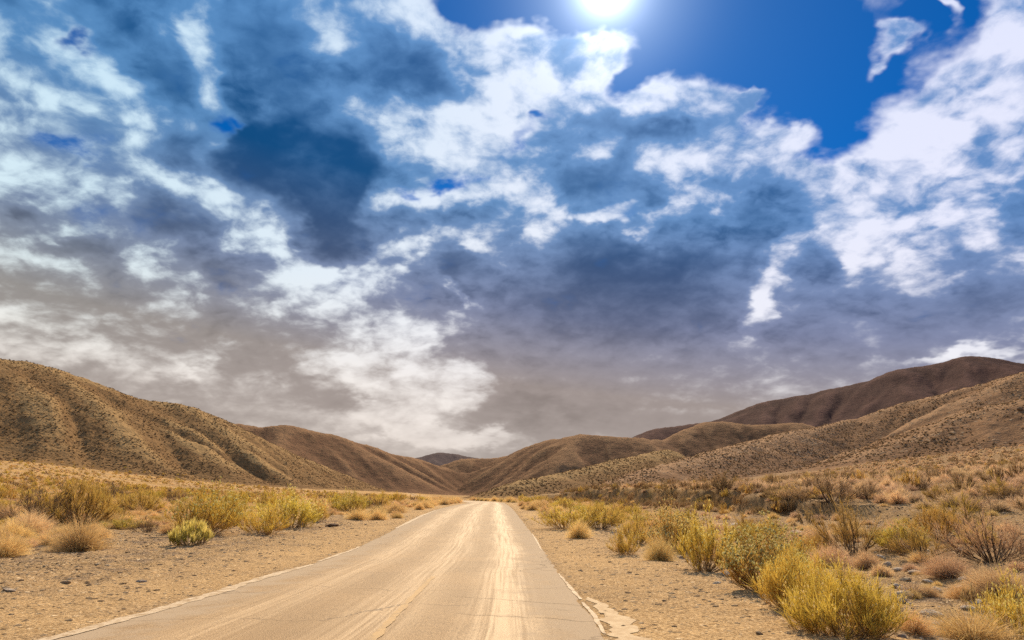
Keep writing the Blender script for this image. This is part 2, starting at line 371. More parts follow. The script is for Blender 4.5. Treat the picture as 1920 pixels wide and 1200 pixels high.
def erode_hills():
    """stream-power erosion on a 6 m grid: gullies and spurs that really drain"""
    cs = 6.0
    gx = np.arange(-1100, 1900 + cs, cs); gy = np.arange(130, 2750 + cs, cs)
    X, Y = np.meshgrid(gx, gy)
    T = tents(X, Y); F = floor_z(X, Y) - 0.6
    hill = T.max(0)
    # soft foot
    h = np.where(hill > F, hill, F)
    foot = F.copy()
    above = hill - F
    h = h + sstep(0, 25, above) * (2.2 * fbm(X / 45, Y / 45, 4, 3))
    h0 = h.copy()
    crest = np.zeros_like(h)
    n = h.size; ny, nx = h.shape
    idx = np.arange(n).reshape(ny, nx)
    offs = [(-1, -1), (-1, 0), (-1, 1), (0, -1), (0, 1), (1, -1), (1, 0), (1, 1)]
    rng = np.random.default_rng(4)
    mask = above > 0.5
    KK = np.where(T.argmax(0) == HILL_NAMES.index('mountain_right'), .035, .065)
    for it in range(70):
        hp = np.pad(h + rng.random(h.shape) * 0.25, 1, mode='edge')
        c = hp[1:-1, 1:-1]
        best = np.zeros_like(h); rec = idx.copy()
        for oy, ox in offs:
            dist = cs * math.hypot(oy, ox)
            nb = hp[1 + oy:ny + 1 + oy, 1 + ox:nx + 1 + ox]
            s = (c - nb) / dist
            r = np.roll(np.roll(idx, -oy, 0), -ox, 1)
            m = s > best
            best = np.where(m, s, best); rec = np.where(m, r, rec)
        # border cells drain to themselves
        rec[0], rec[-1], rec[:, 0], rec[:, -1] = idx[0], idx[-1], idx[:, 0], idx[:, -1]
        acc = np.ones(n); ptr = rec.ravel().copy(); selfm = ptr == np.arange(n)
        ptr = np.where(selfm, n, ptr)
        ptr = np.append(ptr, n)
        acc = np.append(acc, 0.0)
        for _ in range(8):
            add = np.bincount(ptr, weights=acc, minlength=n + 1); add[n] = 0
            acc = acc + add
            ptr = ptr[ptr]
        A = acc[:n].reshape(ny, nx)
        hr = h.ravel()[rec]
        dz = KK * A ** 0.52 * best
        dz = np.minimum(dz, 0.6 * np.maximum(h - hr, 0))
        dz = np.minimum(dz, 1.6)
        h = np.where(mask, h - dz, h)
        # hillslope creep keeps spurs rounded
        hp = np.pad(h, 1, mode='edge')
        lap = (hp[:-2, 1:-1] + hp[2:, 1:-1] + hp[1:-1, :-2] + hp[1:-1, 2:] - 4 * h)
        h = np.where(mask, h + 0.022 * lap, h)
        h = np.maximum(h, F - 1.0)
    lab = T.argmax(0)
    return gx, gy, h, lab, above, h0
# ------------------------------------------------------------------ object helpers
def props(o, label=None, cat=None, group=None, kind=None):
    if label: o['label'] = label
    if cat: o['category'] = cat
    if group: o['group'] = group
    if kind: o['kind'] = kind
    return o

def mesh_np(name, V, F4=None, F3=None, mats=(), smooth=False, attrs=None, face_mat=None):
    """mesh datablock from numpy arrays"""
    me = bpy.data.meshes.new(name)
    V = np.ascontiguousarray(V, dtype=np.float32)
    parts = []; n4 = 0 if F4 is None else len(F4); n3 = 0 if F3 is None else len(F3)
    loops = np.concatenate([a for a in ((F4.ravel() if n4 else None), (F3.ravel() if n3 else None)) if a is not None]).astype(np.int32)
    starts = np.concatenate([np.arange(n4) * 4, n4 * 4 + np.arange(n3) * 3]).astype(np.int32)
    me.vertices.add(len(V)); me.vertices.foreach_set('co', V.ravel())
    me.loops.add(len(loops)); me.loops.foreach_set('vertex_index', loops)
    me.polygons.add(n4 + n3); me.polygons.foreach_set('loop_start', starts)
    if smooth: me.polygons.foreach_set('use_smooth', np.ones(n4 + n3, bool))
    for m in mats: me.materials.append(m)
    if face_mat is not None: me.polygons.foreach_set('material_index', np.asarray(face_mat, np.int32))
    for k, a in (attrs or {}).items():
        at_ = me.attributes.new(k, 'FLOAT', 'POINT'); at_.data.foreach_set('value', np.ascontiguousarray(a, dtype=np.float32))
    me.update(calc_edges=True); me.validate()
    return me

def link(name, me, parent=None, loc=None):
    o = bpy.data.objects.new(name, me); COL.objects.link(o)
    if parent is not None: o.parent = parent
    if loc is not None: o.location = loc
    return o

# ------------------------------------------------------------------ materials of the setting
def new_mat(name):
    m = bpy.data.materials.new(name); m.use_nodes = True
    return m, NT(m.node_tree)

def finish(N, color, rough=0.9, normal=None, spec=0.2, extra=None):
    b = N.n('ShaderNodeBsdfPrincipled', ins={'Base Color': col4(color), 'Roughness': rough, 'Specular IOR Level': spec})
    if normal is not None: N.put(b.inputs['Normal'], normal)
    N.n('ShaderNodeOutputMaterial', ins={'Surface': b.outputs[0]})
    return b

def ground_material():
    m, N = new_mat('desert_ground')
    pos = N.n('ShaderNodeNewGeometry').outputs['Position']
    pack = N.n('ShaderNodeAttribute', attribute_name='pack').outputs['Fac']      # driven-on shoulder
    litter = N.n('ShaderNodeAttribute', attribute_name='litter').outputs['Fac']  # dry grass litter
    cut = N.n('ShaderNodeAttribute', attribute_name='cut').outputs['Fac']        # bare earth of the cut bank
    big = N.noise(pos, 0.35, 4, 0.6); med = N.noise(pos, 2.2, 5, 0.65); fine = N.noise(pos, 22, 5, 0.7)
    sand = N.mix(N.smooth(big, .35, .65), (0.46, 0.278, 0.122), (0.57, 0.362, 0.172))
    sand = N.mix(N.smooth(med, .4, .62), sand, (0.25, 0.150, 0.070))
    sand = N.mix(N.smooth(fine, .38, .62), N.mix(0.65, sand, (0.10, 0.052, 0.02)), N.mix(0.45, sand, (0.72, 0.48, 0.24)))
    sand = N.mix(N.m('MULTIPLY', N.smooth(N.noise(pos, .8, 5, .7), .48, .62), N.m('SUBTRACT', 1.0, pack)), sand, N.mix(N.smooth(fine, .38, .62), (0.10, 0.062, 0.036), (0.34, 0.23, 0.14)))
    # gravel of many sizes
    warp = N.v('ADD', pos, N.v('SCALE', N.noise(pos, 30, 2, color=True), scale=0.02))
    v1 = N.n('ShaderNodeTexVoronoi', ins={'Vector': N.v('MULTIPLY', warp, (1, 1, .3)), 'Scale': 17.0})
    v2 = N.n('ShaderNodeTexVoronoi', ins={'Vector': N.v('MULTIPLY', warp, (1, 1, .3)), 'Scale': 46.0})
    v3 = N.n('ShaderNodeTexVoronoi', ins={'Vector': N.v('MULTIPLY', warp, (1, 1, .3)), 'Scale': 6.5})
    def stones(v, base, thr, r0, r1):
        rnd = N.n('ShaderNodeSeparateColor', ins={0: v.outputs['Color']})
        isst = N.m('MULTIPLY', N.m('GREATER_THAN', rnd.outputs[0], thr), N.m('SUBTRACT', 1.0, N.smooth(v.outputs['Distance'], r0, r1)))
        tone = N.ramp(rnd.outputs[1], [(0, (0.10, 0.052, 0.025)), (.35, (0.25, 0.14, 0.06)), (.62, (0.50, 0.32, 0.16)), (1, (0.86, 0.66, 0.42))])
        return isst, N.mix(isst, base, tone)
    s2, c = stones(v2, sand, 0.22, 0.22, 0.42)
    s1, c = stones(v1, c, 0.42, 0.24, 0.40)
    s3, c = stones(v3, c, 0.80, 0.20, 0.34)
    calm = N.m('MULTIPLY', pack, 0.5)
    c = N.mix(calm, c, N.mix(N.smooth(fine, .38, .62), (0.38, 0.225, 0.095), (0.72, 0.47, 0.22)))
    c = N.mix(N.m('MULTIPLY', litter, N.smooth(N.noise(pos, 1.1, 4, .6), .38, .6)), c, N.mix(N.lin(fine, .3, .7), (0.42, 0.215, 0.045), (0.62, 0.35, 0.09)))
    c = N.mix(N.m('MULTIPLY', cut, .75), c, N.mix(N.lin(med, .3, .7), (0.10, 0.055, 0.025), (0.26, 0.150, 0.068)))
    ht = N.m('ADD', N.m('MULTIPLY', s1, 0.035), N.m('ADD', N.m('MULTIPLY', s3, 0.06), N.m('MULTIPLY', s2, 0.016)))
    ht = N.m('MULTIPLY', ht, N.m('SUBTRACT', 1.0, N.m('MULTIPLY', pack, .8)))
    ht = N.m('ADD', ht, N.m('ADD', N.m('MULTIPLY', fine, 0.05), N.m('MULTIPLY', med, 0.10)))
    bp = N.n('ShaderNodeBump', ins={'Height': ht, 'Distance': 1.0, 'Strength': 0.75})
    finish(N, c, 0.95, bp.outputs[0], 0.04)
    return m

def hill_material(name, soil_a, soil_b, crest_c, scrub, fleck=.12):
    m, N = new_mat(name)
    pos = N.n('ShaderNodeNewGeometry').outputs['Position']
    crest = N.n('ShaderNodeAttribute', attribute_name='crest').outputs['Fac']
    big = N.noise(pos, 0.012, 4, 0.6); med = N.noise(pos, 0.09, 5, 0.65); fine = N.noise(pos, 0.9, 5, 0.7)
    c = N.mix(N.smooth(N.m('ADD', N.m('MULTIPLY', big, .5), N.m('MULTIPLY', med, .5)), .40, .60), soil_a, soil_b)
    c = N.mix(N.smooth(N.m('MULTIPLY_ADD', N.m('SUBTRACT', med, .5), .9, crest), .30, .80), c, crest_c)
    c = N.mix(N.lin(fine, .3, .7), N.mix(0.45, c, (0.05, 0.035, 0.025)), N.mix(fleck, c, (0.55, 0.38, 0.22)))  # fine random grain of the soil, darker bits and paler flecks
    # low scrub too far off to tell apart
    wv_ = N.v('ADD', pos, N.v('SCALE', N.noise(pos, .5, 2, color=True), scale=1.2))
    va = N.n('ShaderNodeTexVoronoi', ins={'Vector': wv_, 'Scale': 0.42})
    rnd = N.n('ShaderNodeSeparateColor', ins={0: va.outputs['Color']})
    dens = N.smooth(N.noise(pos, 0.05, 3, .6), .30, .60)
    spot = N.m('MULTIPLY', N.m('SUBTRACT', 1.0, N.smooth(va.outputs['Distance'], 0.16, 0.48)), N.m('LESS_THAN', rnd.outputs[0], N.m('MULTIPLY_ADD', dens, .7, .15)))
    c = N.mix(N.m('MULTIPLY', spot, .75), c, N.mix(rnd.outputs[1], scrub[0], scrub[1]))
    bp = N.n('ShaderNodeBump', ins={'Height': N.m('ADD', N.m('MULTIPLY', spot, .45), N.m('ADD', N.m('MULTIPLY', med, 3.0), N.m('MULTIPLY', fine, .5))), 'Distance': 1.0, 'Strength': 0.7})
    finish(N, c, 0.95, bp.outputs[0], 0.02)
    return m

M_GROUND = ground_material()
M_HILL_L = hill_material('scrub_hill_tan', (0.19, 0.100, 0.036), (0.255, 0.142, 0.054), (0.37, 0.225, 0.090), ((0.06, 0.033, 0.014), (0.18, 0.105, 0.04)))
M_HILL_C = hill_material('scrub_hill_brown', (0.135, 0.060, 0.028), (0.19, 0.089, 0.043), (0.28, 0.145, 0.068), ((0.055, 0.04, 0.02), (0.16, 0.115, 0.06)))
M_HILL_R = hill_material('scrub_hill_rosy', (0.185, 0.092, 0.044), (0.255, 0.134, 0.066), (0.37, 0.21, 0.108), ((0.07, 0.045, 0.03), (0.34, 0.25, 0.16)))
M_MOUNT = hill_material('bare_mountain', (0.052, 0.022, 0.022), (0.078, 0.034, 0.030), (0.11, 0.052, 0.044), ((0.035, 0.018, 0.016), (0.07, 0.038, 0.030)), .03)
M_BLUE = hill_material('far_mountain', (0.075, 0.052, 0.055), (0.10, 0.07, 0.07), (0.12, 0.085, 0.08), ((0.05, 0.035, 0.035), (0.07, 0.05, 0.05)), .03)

# ------------------------------------------------------------------ terrain sheet
GX, GY, GH, GL, GA, GH0 = erode_hills()
_pad = np.pad(GH, 4, mode='edge')
def _blur(a, k):
    for _ in range(k):
        p = np.pad(a, 1, mode='edge')
        a = (p[:-2, 1:-1] + p[2:, 1:-1] + p[1:-1, :-2] + p[1:-1, 2:] + 2 * a) / 6
    return a
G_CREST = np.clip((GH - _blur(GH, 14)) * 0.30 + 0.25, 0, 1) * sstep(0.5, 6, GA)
G_BASE = GH - (floor_z(*np.meshgrid(GX, GY)) - 0.6)

def sample(grid, x, y):
    fx = np.clip((x - GX[0]) / 6.0, 0, len(GX) - 1.001); fy = np.clip((y - GY[0]) / 6.0, 0, len(GY) - 1.001)
    ix = fx.astype(int); iy = fy.astype(int); tx = fx - ix; ty = fy - iy
    tx = tx * tx * (3 - 2 * tx) * .5 + tx * .5; ty = ty * ty * (3 - 2 * ty) * .5 + ty * .5
    return (grid[iy, ix] * (1 - tx) + grid[iy, ix + 1] * tx) * (1 - ty) + (grid[iy + 1, ix] * (1 - tx) + grid[iy + 1, ix + 1] * tx) * ty

def on_road(x, y):
    """metres outside the asphalt (negative on it)"""
    return np.maximum(left_edge(y) - x, x - right_edge(y))

def terrain(x, y, detail=True):
    x = np.asarray(x, float); y = np.asarray(y, float)
    f = floor_z(x, y)
    d = on_road(x, y)
    off = sstep(0.3, 3.0, d)
    far = np.hypot(x, y)
    if detail:
        f = f + off * (0.06 * fbm(x * .55, y * .55, 3, 21) + 0.026 * ridged(x * 1.7, y * 1.1, 3, 23) * sstep(90, 30, far))
        f = f + sstep(14, 40, d) * 0.45 * fbm(x * .045, y * .045, 4, 31) * sstep(700, 120, far)
        f = f + off * .055 * (ridged(x * .42, y * 1.25 + .3 * x, 3, 27) - .9) * sstep(80, 30, far) * sstep(1.5, 4, d)
        # low berm left by a grader, half way to the bushes
        f = f + 0.10 * np.exp(-((d - 5.2 - 0.8 * gnoise(x * .1, y * .1, 6)) / 0.35) ** 2) * sstep(-.15, .3, gnoise(x * .23, y * .23, 8)) * (x < 0)
    f = f - 0.09 * (1 - sstep(-.55, -.22, d))      # bed under the asphalt
    inside = (x > GX[0]) & (x < GX[-1]) & (y > GY[0]) & (y < GY[-1])
    g = sample(G_BASE, x, y)
    hill = f + np.maximum(g - 0.15, 0)
    if detail:
        k = sstep(1.0, 12, g)
        hill = hill + k * (1.3 * (ridged(x / 24 + .35 * fbm(x / 40, y / 40, 2, 4), y / 26, 5, 51, .55) - 0.9) + 0.25 * fbm(x / 3.1, y / 3.1, 2, 61))
    return np.where(inside, hill, f), np.where(inside, g, 0.0)

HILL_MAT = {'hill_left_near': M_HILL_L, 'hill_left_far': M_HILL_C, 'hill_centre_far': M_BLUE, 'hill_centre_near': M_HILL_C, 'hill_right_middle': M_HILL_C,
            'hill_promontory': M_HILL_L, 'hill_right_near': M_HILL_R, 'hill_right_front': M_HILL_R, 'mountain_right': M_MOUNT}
HILL_LABEL = {
 'hill_left_near': 'broad tan hill with eroded spurs filling the left side of the valley',
 'hill_left_far': 'brown hill with two low humps behind the broad left hill',
 'hill_centre_far': 'small blue grey mountain far away over the end of the road',
 'hill_centre_near': 'low brown hill closing the valley beyond the road bend',
 'hill_right_middle': 'rounded brown hills on the right of the road bend below the dark mountain',
 'hill_promontory': 'short steep spur with a pale crest beside the road bend',
 'hill_right_near': 'long rosy brown slope with parallel ridges on the right',
 'hill_right_front': 'nearest scrub covered slope at the right edge',
 'mountain_right': 'dark purple brown mountain with a peak at the upper right'}

def build_terrain():
    dense = np.linspace(R(-41.5), R(41.5), 940)
    wide = np.concatenate([np.linspace(R(-180), R(-42), 46), dense, np.linspace(R(42), R(180), 46)])
    r = np.concatenate([np.geomspace(0.6, 5.5, 18)[:-1], np.geomspace(5.5, 60, 290)[:-1], np.geomspace(60, 200, 110)[:-1],
                        np.geomspace(200, 1250, 330)[:-1], np.geomspace(1250, 2700, 110)[:-1], np.geomspace(2700, 4200, 10)])
    A, RR = np.meshgrid(wide, r)
    X = RR * np.sin(A); Y = RR * np.cos(A)
    Z, g = terrain(X, Y)
    nr, na = X.shape
    idx = np.arange(nr * na).reshape(nr, na)
    F = np.stack([idx[:-1, :-1], idx[:-1, 1:], idx[1:, 1:], idx[1:, :-1]], -1).reshape(-1, 4)[:, ::-1]
    xc = X.ravel()[F].mean(1); yc = Y.ravel()[F].mean(1); gc = g.ravel()[F].mean(1)
    jx = np.clip(((xc - GX[0]) / 6 + .5).astype(int), 0, len(GX) - 1); jy = np.clip(((yc - GY[0]) / 6 + .5).astype(int), 0, len(GY) - 1)
    lab = np.where(gc > 0.2, GL[jy, jx] + 1, 0)
    V = np.stack([X.ravel(), Y.ravel(), Z.ravel()], -1)
    x = X.ravel(); y = Y.ravel()
    d = on_road(x, y)
    pack = sstep(4.6, 1.0, d) * sstep(-.5, .5, d) * (0.75 + .5 * fbm(x * .3, y * .3, 3, 71))
    litter = sstep(9, 17, d) * (0.45 + .8 * fbm(x * .07, y * .07, 3, 81)) * np.where(x < 0, 1.25, .15) * sstep(8, 25, y) + sstep(1.2, 3, d) * sstep(40, 70, y) * .8 * sstep(30, 10, d)
    # slope of the cut bank
    e = 0.4
    sl = np.hypot(floor_z(x + e, y) - floor_z(x - e, y), floor_z(x, y + e) - floor_z(x, y - e)) / (2 * e)
    cut = sstep(.35, .9, sl) * (x > 0)
    up = np.interp(y, [0, 20, 45, 75, 110, 150, 400], [25, 24, 19, 16.0, 14, 13.5, 30])
    cut = np.maximum(cut, .8 * sstep(-1, 3, x - up) * (y > 0))
    cut = np.maximum(cut, .45 * sstep(6, 10, x - right_edge(y)) * (y > 0))
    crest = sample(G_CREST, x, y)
    for k in range(len(HILL_NAMES) + 1):
        fk = F[lab == k]
        if not len(fk): continue
        used, inv_ = np.unique(fk, return_inverse=True)
        att = {'crest': crest[used], 'pack': np.clip(pack[used], 0, 1), 'litter': np.clip(litter[used], 0, 1), 'cut': cut[used]}
        name = 'ground' if k == 0 else HILL_NAMES[k - 1]
        kindname = 'ground' if k == 0 else ('mountain' if 'mountain' in name or name == 'hill_centre_far' else 'hill')
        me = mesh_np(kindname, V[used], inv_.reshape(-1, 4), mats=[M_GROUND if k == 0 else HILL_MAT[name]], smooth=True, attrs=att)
        o = link(kindname, me)
        props(o, 'stony desert valley floor with dry grass litter' if k == 0 else HILL_LABEL[name], kind='structure')
build_terrain()

def place_px(px, py):
    """where a sight line of the photograph meets the ground"""
    u = (px - 960) / 1280.0; v = (600 - py) / 1280.0
    dy = CT - v * ST; dz = ST + v * CT
    Ys = np.geomspace(3, 900, 4000)
    x = u * Ys / dy; zr = CAM_H + Ys * dz / dy
    z, _ = terrain(x, Ys)
    k = np.argmax(zr < z)
    return float(x[k]), float(Ys[k]), float(z[k])
# ------------------------------------------------------------------ road
def asphalt_material():
    m, N = new_mat('worn_asphalt')
    pos = N.n('ShaderNodeNewGeometry').outputs['Position']
    a = N.n('ShaderNodeAttribute', attribute_name='across').outputs['Fac']   # metres right of the road's middle
    al = N.n('ShaderNodeAttribute', attribute_name='along').outputs['Fac']
    wob = N.noise(pos, 0.25, 3, .5)
    aw = N.m('MULTIPLY_ADD', N.m('SUBTRACT', wob, .5), .5, a)
    def band(c, w): return N.m('POWER', 2.718, N.m('MULTIPLY', N.m('POWER', N.m('DIVIDE', N.m('SUBTRACT', aw, c), w), 2.0), -1.0))
    # wheel tracks polished by traffic, the sun's glare on them painted in as pale
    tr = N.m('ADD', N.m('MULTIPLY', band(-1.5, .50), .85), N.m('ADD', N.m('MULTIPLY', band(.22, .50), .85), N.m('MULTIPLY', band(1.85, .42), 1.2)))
    st = N.n('ShaderNodeCombineXYZ', ins={0: N.m('MULTIPLY', N.m('MULTIPLY_ADD', N.m('SUBTRACT', aw, a), .25, a), 13.0), 1: N.m('MULTIPLY', al, .16)}).outputs[0]
    streak = N.noise(st, 1.0, 5, .65)
    agg = N.noise(pos, 70, 3, .8); agg2 = N.vor(pos, 70)
    patch = N.noise(pos, .5, 4, .6)
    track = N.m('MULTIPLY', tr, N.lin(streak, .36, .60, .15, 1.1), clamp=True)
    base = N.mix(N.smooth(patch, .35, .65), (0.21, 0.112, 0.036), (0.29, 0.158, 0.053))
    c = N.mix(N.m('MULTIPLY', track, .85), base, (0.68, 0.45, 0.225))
    c = N.mix(N.smooth(agg, .36, .64), N.mix(.6, c, (0.06, 0.036, 0.016)), N.mix(.45, c, (0.70, 0.47, 0.25)))
    # dust blown over both edges
    hw = N.n('ShaderNodeAttribute', attribute_name='rim').outputs['Fac']
    dusty = N.smooth(N.m('MULTIPLY_ADD', N.noise(pos, 1.3, 5, .65), .9, hw), 1.06, 1.36)
    c = N.mix(dusty, c, N.mix(N.lin(agg, .3, .7), (0.30, 0.21, 0.125), (0.45, 0.33, 0.21)))
    # hairline and transverse cracks
    cw = N.v('ADD', pos, N.v('SCALE', N.noise(pos, 1.1, 4, .6, color=True), scale=0.9))
    ce = N.vor(N.v('MULTIPLY', cw, (.22, .38, .3)), 1.0, 'DISTANCE_TO_EDGE')
    crack = N.m('MULTIPLY', N.m('SUBTRACT', 1.0, N.smooth(ce, .0015, .0055)), N.smooth(N.noise(pos, .4, 2), .42, .55))
    c = N.mix(N.m('MULTIPLY', crack, .6), c, (0.09, 0.055, 0.03))
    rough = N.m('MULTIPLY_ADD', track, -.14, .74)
    rough = N.m('MULTIPLY_ADD', dusty, .2, rough)
    bp = N.n('ShaderNodeBump', ins={'Height': N.m('MULTIPLY_ADD', crack, -.010, N.m('MULTIPLY_ADD', agg2, .0035, N.m('MULTIPLY', agg, .0045))), 'Distance': 1.0, 'Strength': .8})
    finish(N, c, rough, bp.outputs[0], .18)
    return m

def paint_material(name, colr, wear, under):
    m, N = new_mat(name)
    pos = N.n('ShaderNodeNewGeometry').outputs['Position']
    n1 = N.noise(pos, 6, 5, .7); n2 = N.noise(pos, 60, 3, .7)
    c = N.mix(N.smooth(N.m('ADD', N.m('MULTIPLY', n1, .6), N.m('MULTIPLY', n2, .4)), wear - .05, wear + .05), colr, under)
    c = N.mix(N.lin(n2, .3, .7), N.mix(.3, c, (.1, .08, .05)), c)
    finish(N, c, .8, N.n('ShaderNodeBump', ins={'Height': N.m('MULTIPLY', n2, .004), 'Distance': 1.0}).outputs[0], .3)
    return m

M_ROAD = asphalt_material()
M_WHITE = paint_material('faded_white_edge', (0.62, 0.46, 0.29), .52, (0.34, 0.205, 0.085))
M_YELLOW = paint_material('faded_yellow_line', (0.52, 0.32, 0.13), .54, (0.36, 0.23, 0.11))
M_SAND = paint_material('pale_sand_patch', (0.55, 0.38, 0.20), .49, (0.42, 0.26, 0.115))
M_CRACK = paint_material('crack_tar', (0.11, 0.062, 0.03), .50, (0.20, 0.12, 0.05))

def surface(x, y):
    """top of the asphalt, slightly crowned"""
    L = left_edge(y); Rr = right_edge(y)
    t = np.clip((x - (L + Rr) / 2) / ((Rr - L) / 2), -1, 1)
    return road_z(y) + 0.015 - 0.035 * t * t

def build_road():
    ys = np.concatenate([np.linspace(-60, 3, 30)[:-1], np.linspace(3, 30, 240)[:-1], np.linspace(30, 240, 300)])
    n = 44
    t = np.concatenate([np.linspace(0, .03, 4)[:-1], np.linspace(.03, .97, n - 6), np.linspace(.97, 1, 4)[1:]])
    L = left_edge(ys); Rr = right_edge(ys)
    rag = lambda s: 0.10 * fbm(ys * .9, ys * 0 + s, 3, 91) + .05 * gnoise(ys * 4.1, ys * 0 + s, 92)
    L2 = L + rag(1) ; R2 = Rr + rag(7)
    X = L2[:, None] + (R2 - L2)[:, None] * t[None]; Y = np.repeat(ys[:, None], len(t), 1)
    Z = surface(X, Y) + .004 * fbm(X * .8, Y * .4, 2, 12)
    Z[:, 0] -= .09; Z[:, -1] -= .09
    idx = np.arange(X.size).reshape(X.shape)
    F = np.stack([idx[:-1, :-1], idx[:-1, 1:], idx[1:, 1:], idx[1:, :-1]], -1).reshape(-1, 4)
    mid = ((L + Rr) / 2)[:, None]; half = ((Rr - L) / 2)[:, None]
    across = (X - mid) * (3.05 / half)
    rim = np.abs(X - mid) / half
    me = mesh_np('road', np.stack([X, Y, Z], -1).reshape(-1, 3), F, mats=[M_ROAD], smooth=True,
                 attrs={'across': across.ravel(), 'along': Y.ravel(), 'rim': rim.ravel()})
    return props(link('road', me), 'worn sandy asphalt road running straight then bending left', kind='structure')
ROAD = build_road()

def strip(name, mat, pts, widths, lift, seed, label=None, n=None, ragged=.45):
    """thin sheet lying on the road: centre points (x, y), widths"""
    P = np.array(pts, float); Wd = np.array(widths, float)
    L = np.concatenate([[0], np.cumsum(np.hypot(*np.diff(P, axis=0).T))])
    n = n or max(6, int(L[-1] / .12))
    n = min(n, 160)
    s = np.linspace(0, L[-1], n)
    x = np.interp(s, L, P[:, 0]); y = np.interp(s, L, P[:, 1]); w = np.interp(s, L, Wd)
    dx = np.gradient(x); dy = np.gradient(y); ln = np.hypot(dx, dy) + 1e-9
    nx, ny = -dy / ln, dx / ln
    wl = w * (.5 + ragged * fbm(s * 2.1, s * 0 + seed, 3, seed)); wr = w * (.5 + ragged * fbm(s * 2.1, s * 0 + seed + 5, 3, seed + 3))
    A = np.stack([x + nx * wl, y + ny * wl], -1); B = np.stack([x - nx * wr, y - ny * wr], -1); C = np.stack([x, y], -1)
    V = np.stack([A, C, B], 1).reshape(-1, 2)
    z = np.maximum(surface(V[:, 0], V[:, 1]), terrain(V[:, 0], V[:, 1])[0]) + lift
    i = np.arange(n - 1)[:, None] * 3
    F = np.concatenate([np.concatenate([i, i + 3, i + 4, i + 1], 1), np.concatenate([i + 1, i + 4, i + 5, i + 2], 1)])[:, ::-1]
    me = mesh_np(name, np.column_stack([V, z]), F, mats=[mat], smooth=True)
    o = link(name, me, ROAD)
    if label: o['label'] = label
    return o

def px_road(px, py): return ray_to_road(px, py)
# left edge line, worn, in broken lengths
for k, (pp, ww, lab) in enumerate([
    ([(40, 1206), (150, 1178), (266, 1148), (340, 1127), (405, 1108), (470, 1087), (530, 1070), (582, 1057)], [.16, .22, .20, .26, .26, .22, .26, .10], None),
    ([(592, 1052), (630, 1039), (672, 1024)], [.10, .17, .10], None),
    ([(740, 990), (765, 978), (790, 966), (815, 957)], [.12, .26, .26, .14], None)]):
    strip('edge_line', M_WHITE, [tuple(np.add(px_road(*p), (.06, 0))) for p in pp], ww, .006, 10 + k)
for k, (pp, ww) in enumerate([([(1142, 1186), (1120, 1150), (1098, 1127)], [.04, .07, .05]), ([(1095, 1122), (1075, 1100), (1052, 1074)], [.05, .07, .03]),
                              ([(1018, 1030), (1008, 1012), (1000, 1000)], [.05, .07, .04])]):
    strip('edge_line', M_WHITE, [tuple(np.add(px_road(*p), (-.05, 0))) for p in pp], ww, .006, 20 + k)
strip('sand_patch', M_SAND, [px_road(1190, 1212), px_road(1172, 1180), px_road(1150, 1150), px_road(1118, 1128), px_road(1102, 1118)], [.42, .34, .26, .16, .03], .006, 31, label='pale sand spread over the right edge of the road', ragged=.7, n=160)
a = np.array(px_road(698, 1203)); b = np.array(px_road(812, 1083))
strip('centre_line', M_YELLOW, [a - (b - a) * .3, a, b], [.10, .10, .085], .006, 41, label='faded yellow dash down the middle of the road')
dirn = (b - a) / np.linalg.norm(b - a)
# transverse cracks
for k, (p0, p1) in enumerate([((850, 1120), (1100, 1134)), ((852, 1152), (1000, 1158)), ((1000, 1158), (1118, 1164)), ((1012, 1068), (1040, 1069)), ((640, 1027), (712, 1022)),
                              ((400, 1110), (505, 1112)), ((985, 1050), (1030, 1055)), ((560, 1076), (610, 1077))]):
    A_ = np.array(px_road(*p0)); B_ = np.array(px_road(*p1))
    pts = [A_ + (B_ - A_) * t + np.array([0, .16 * gnoise(np.array([t * 4.]), np.array([k * 3.3]), 3)[0]]) for t in np.linspace(0, 1, 14)]
    strip('crack', M_CRACK, pts, [.003] + [.011] * 12 + [.003], .0045, 60 + k, n=60, ragged=.6)
# ------------------------------------------------------------------ plant materials
def leaf_material(name, low, mid, tip, trans=.45, var=.25, rough=.75):
    m, N = new_mat(name)
    t = N.n('ShaderNodeAttribute', attribute_name='tip').outputs['Fac']
    r = N.n('ShaderNodeAttribute', attribute_name='rnd').outputs['Fac']
    ob = N.n('ShaderNodeObjectInfo').outputs['Random']
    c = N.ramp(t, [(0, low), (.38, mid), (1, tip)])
    c = N.mix(N.m('MULTIPLY', r, var), c, tuple(x * .35 for x in mid))
    c = N.mix(N.m('MULTIPLY', N.lin(r, .6, 1.0), var), c, tuple(min(1, x * 1.5) for x in tip))
    hsv = N.n('ShaderNodeHueSaturation', ins={'Color': c, 'Hue': N.lin(ob, 0, 1, .488, .508), 'Saturation': 1.0, 'Value': N.lin(N.m('FRACT', N.m('MULTIPLY', ob, 7.3)), 0, 1, .82, 1.18)}).outputs[0]
    d = N.n('ShaderNodeBsdfPrincipled', ins={'Base Color': hsv, 'Roughness': rough, 'Specular IOR Level': .25})
    tr = N.n('ShaderNodeBsdfTranslucent', ins={'Color': hsv})
    mx_ = N.n('ShaderNodeMixShader', ins={0: trans, 1: d.outputs[0], 2: tr.outputs[0]})
    N.n('ShaderNodeOutputMaterial', ins={'Surface': mx_.outputs[0]})
    return m

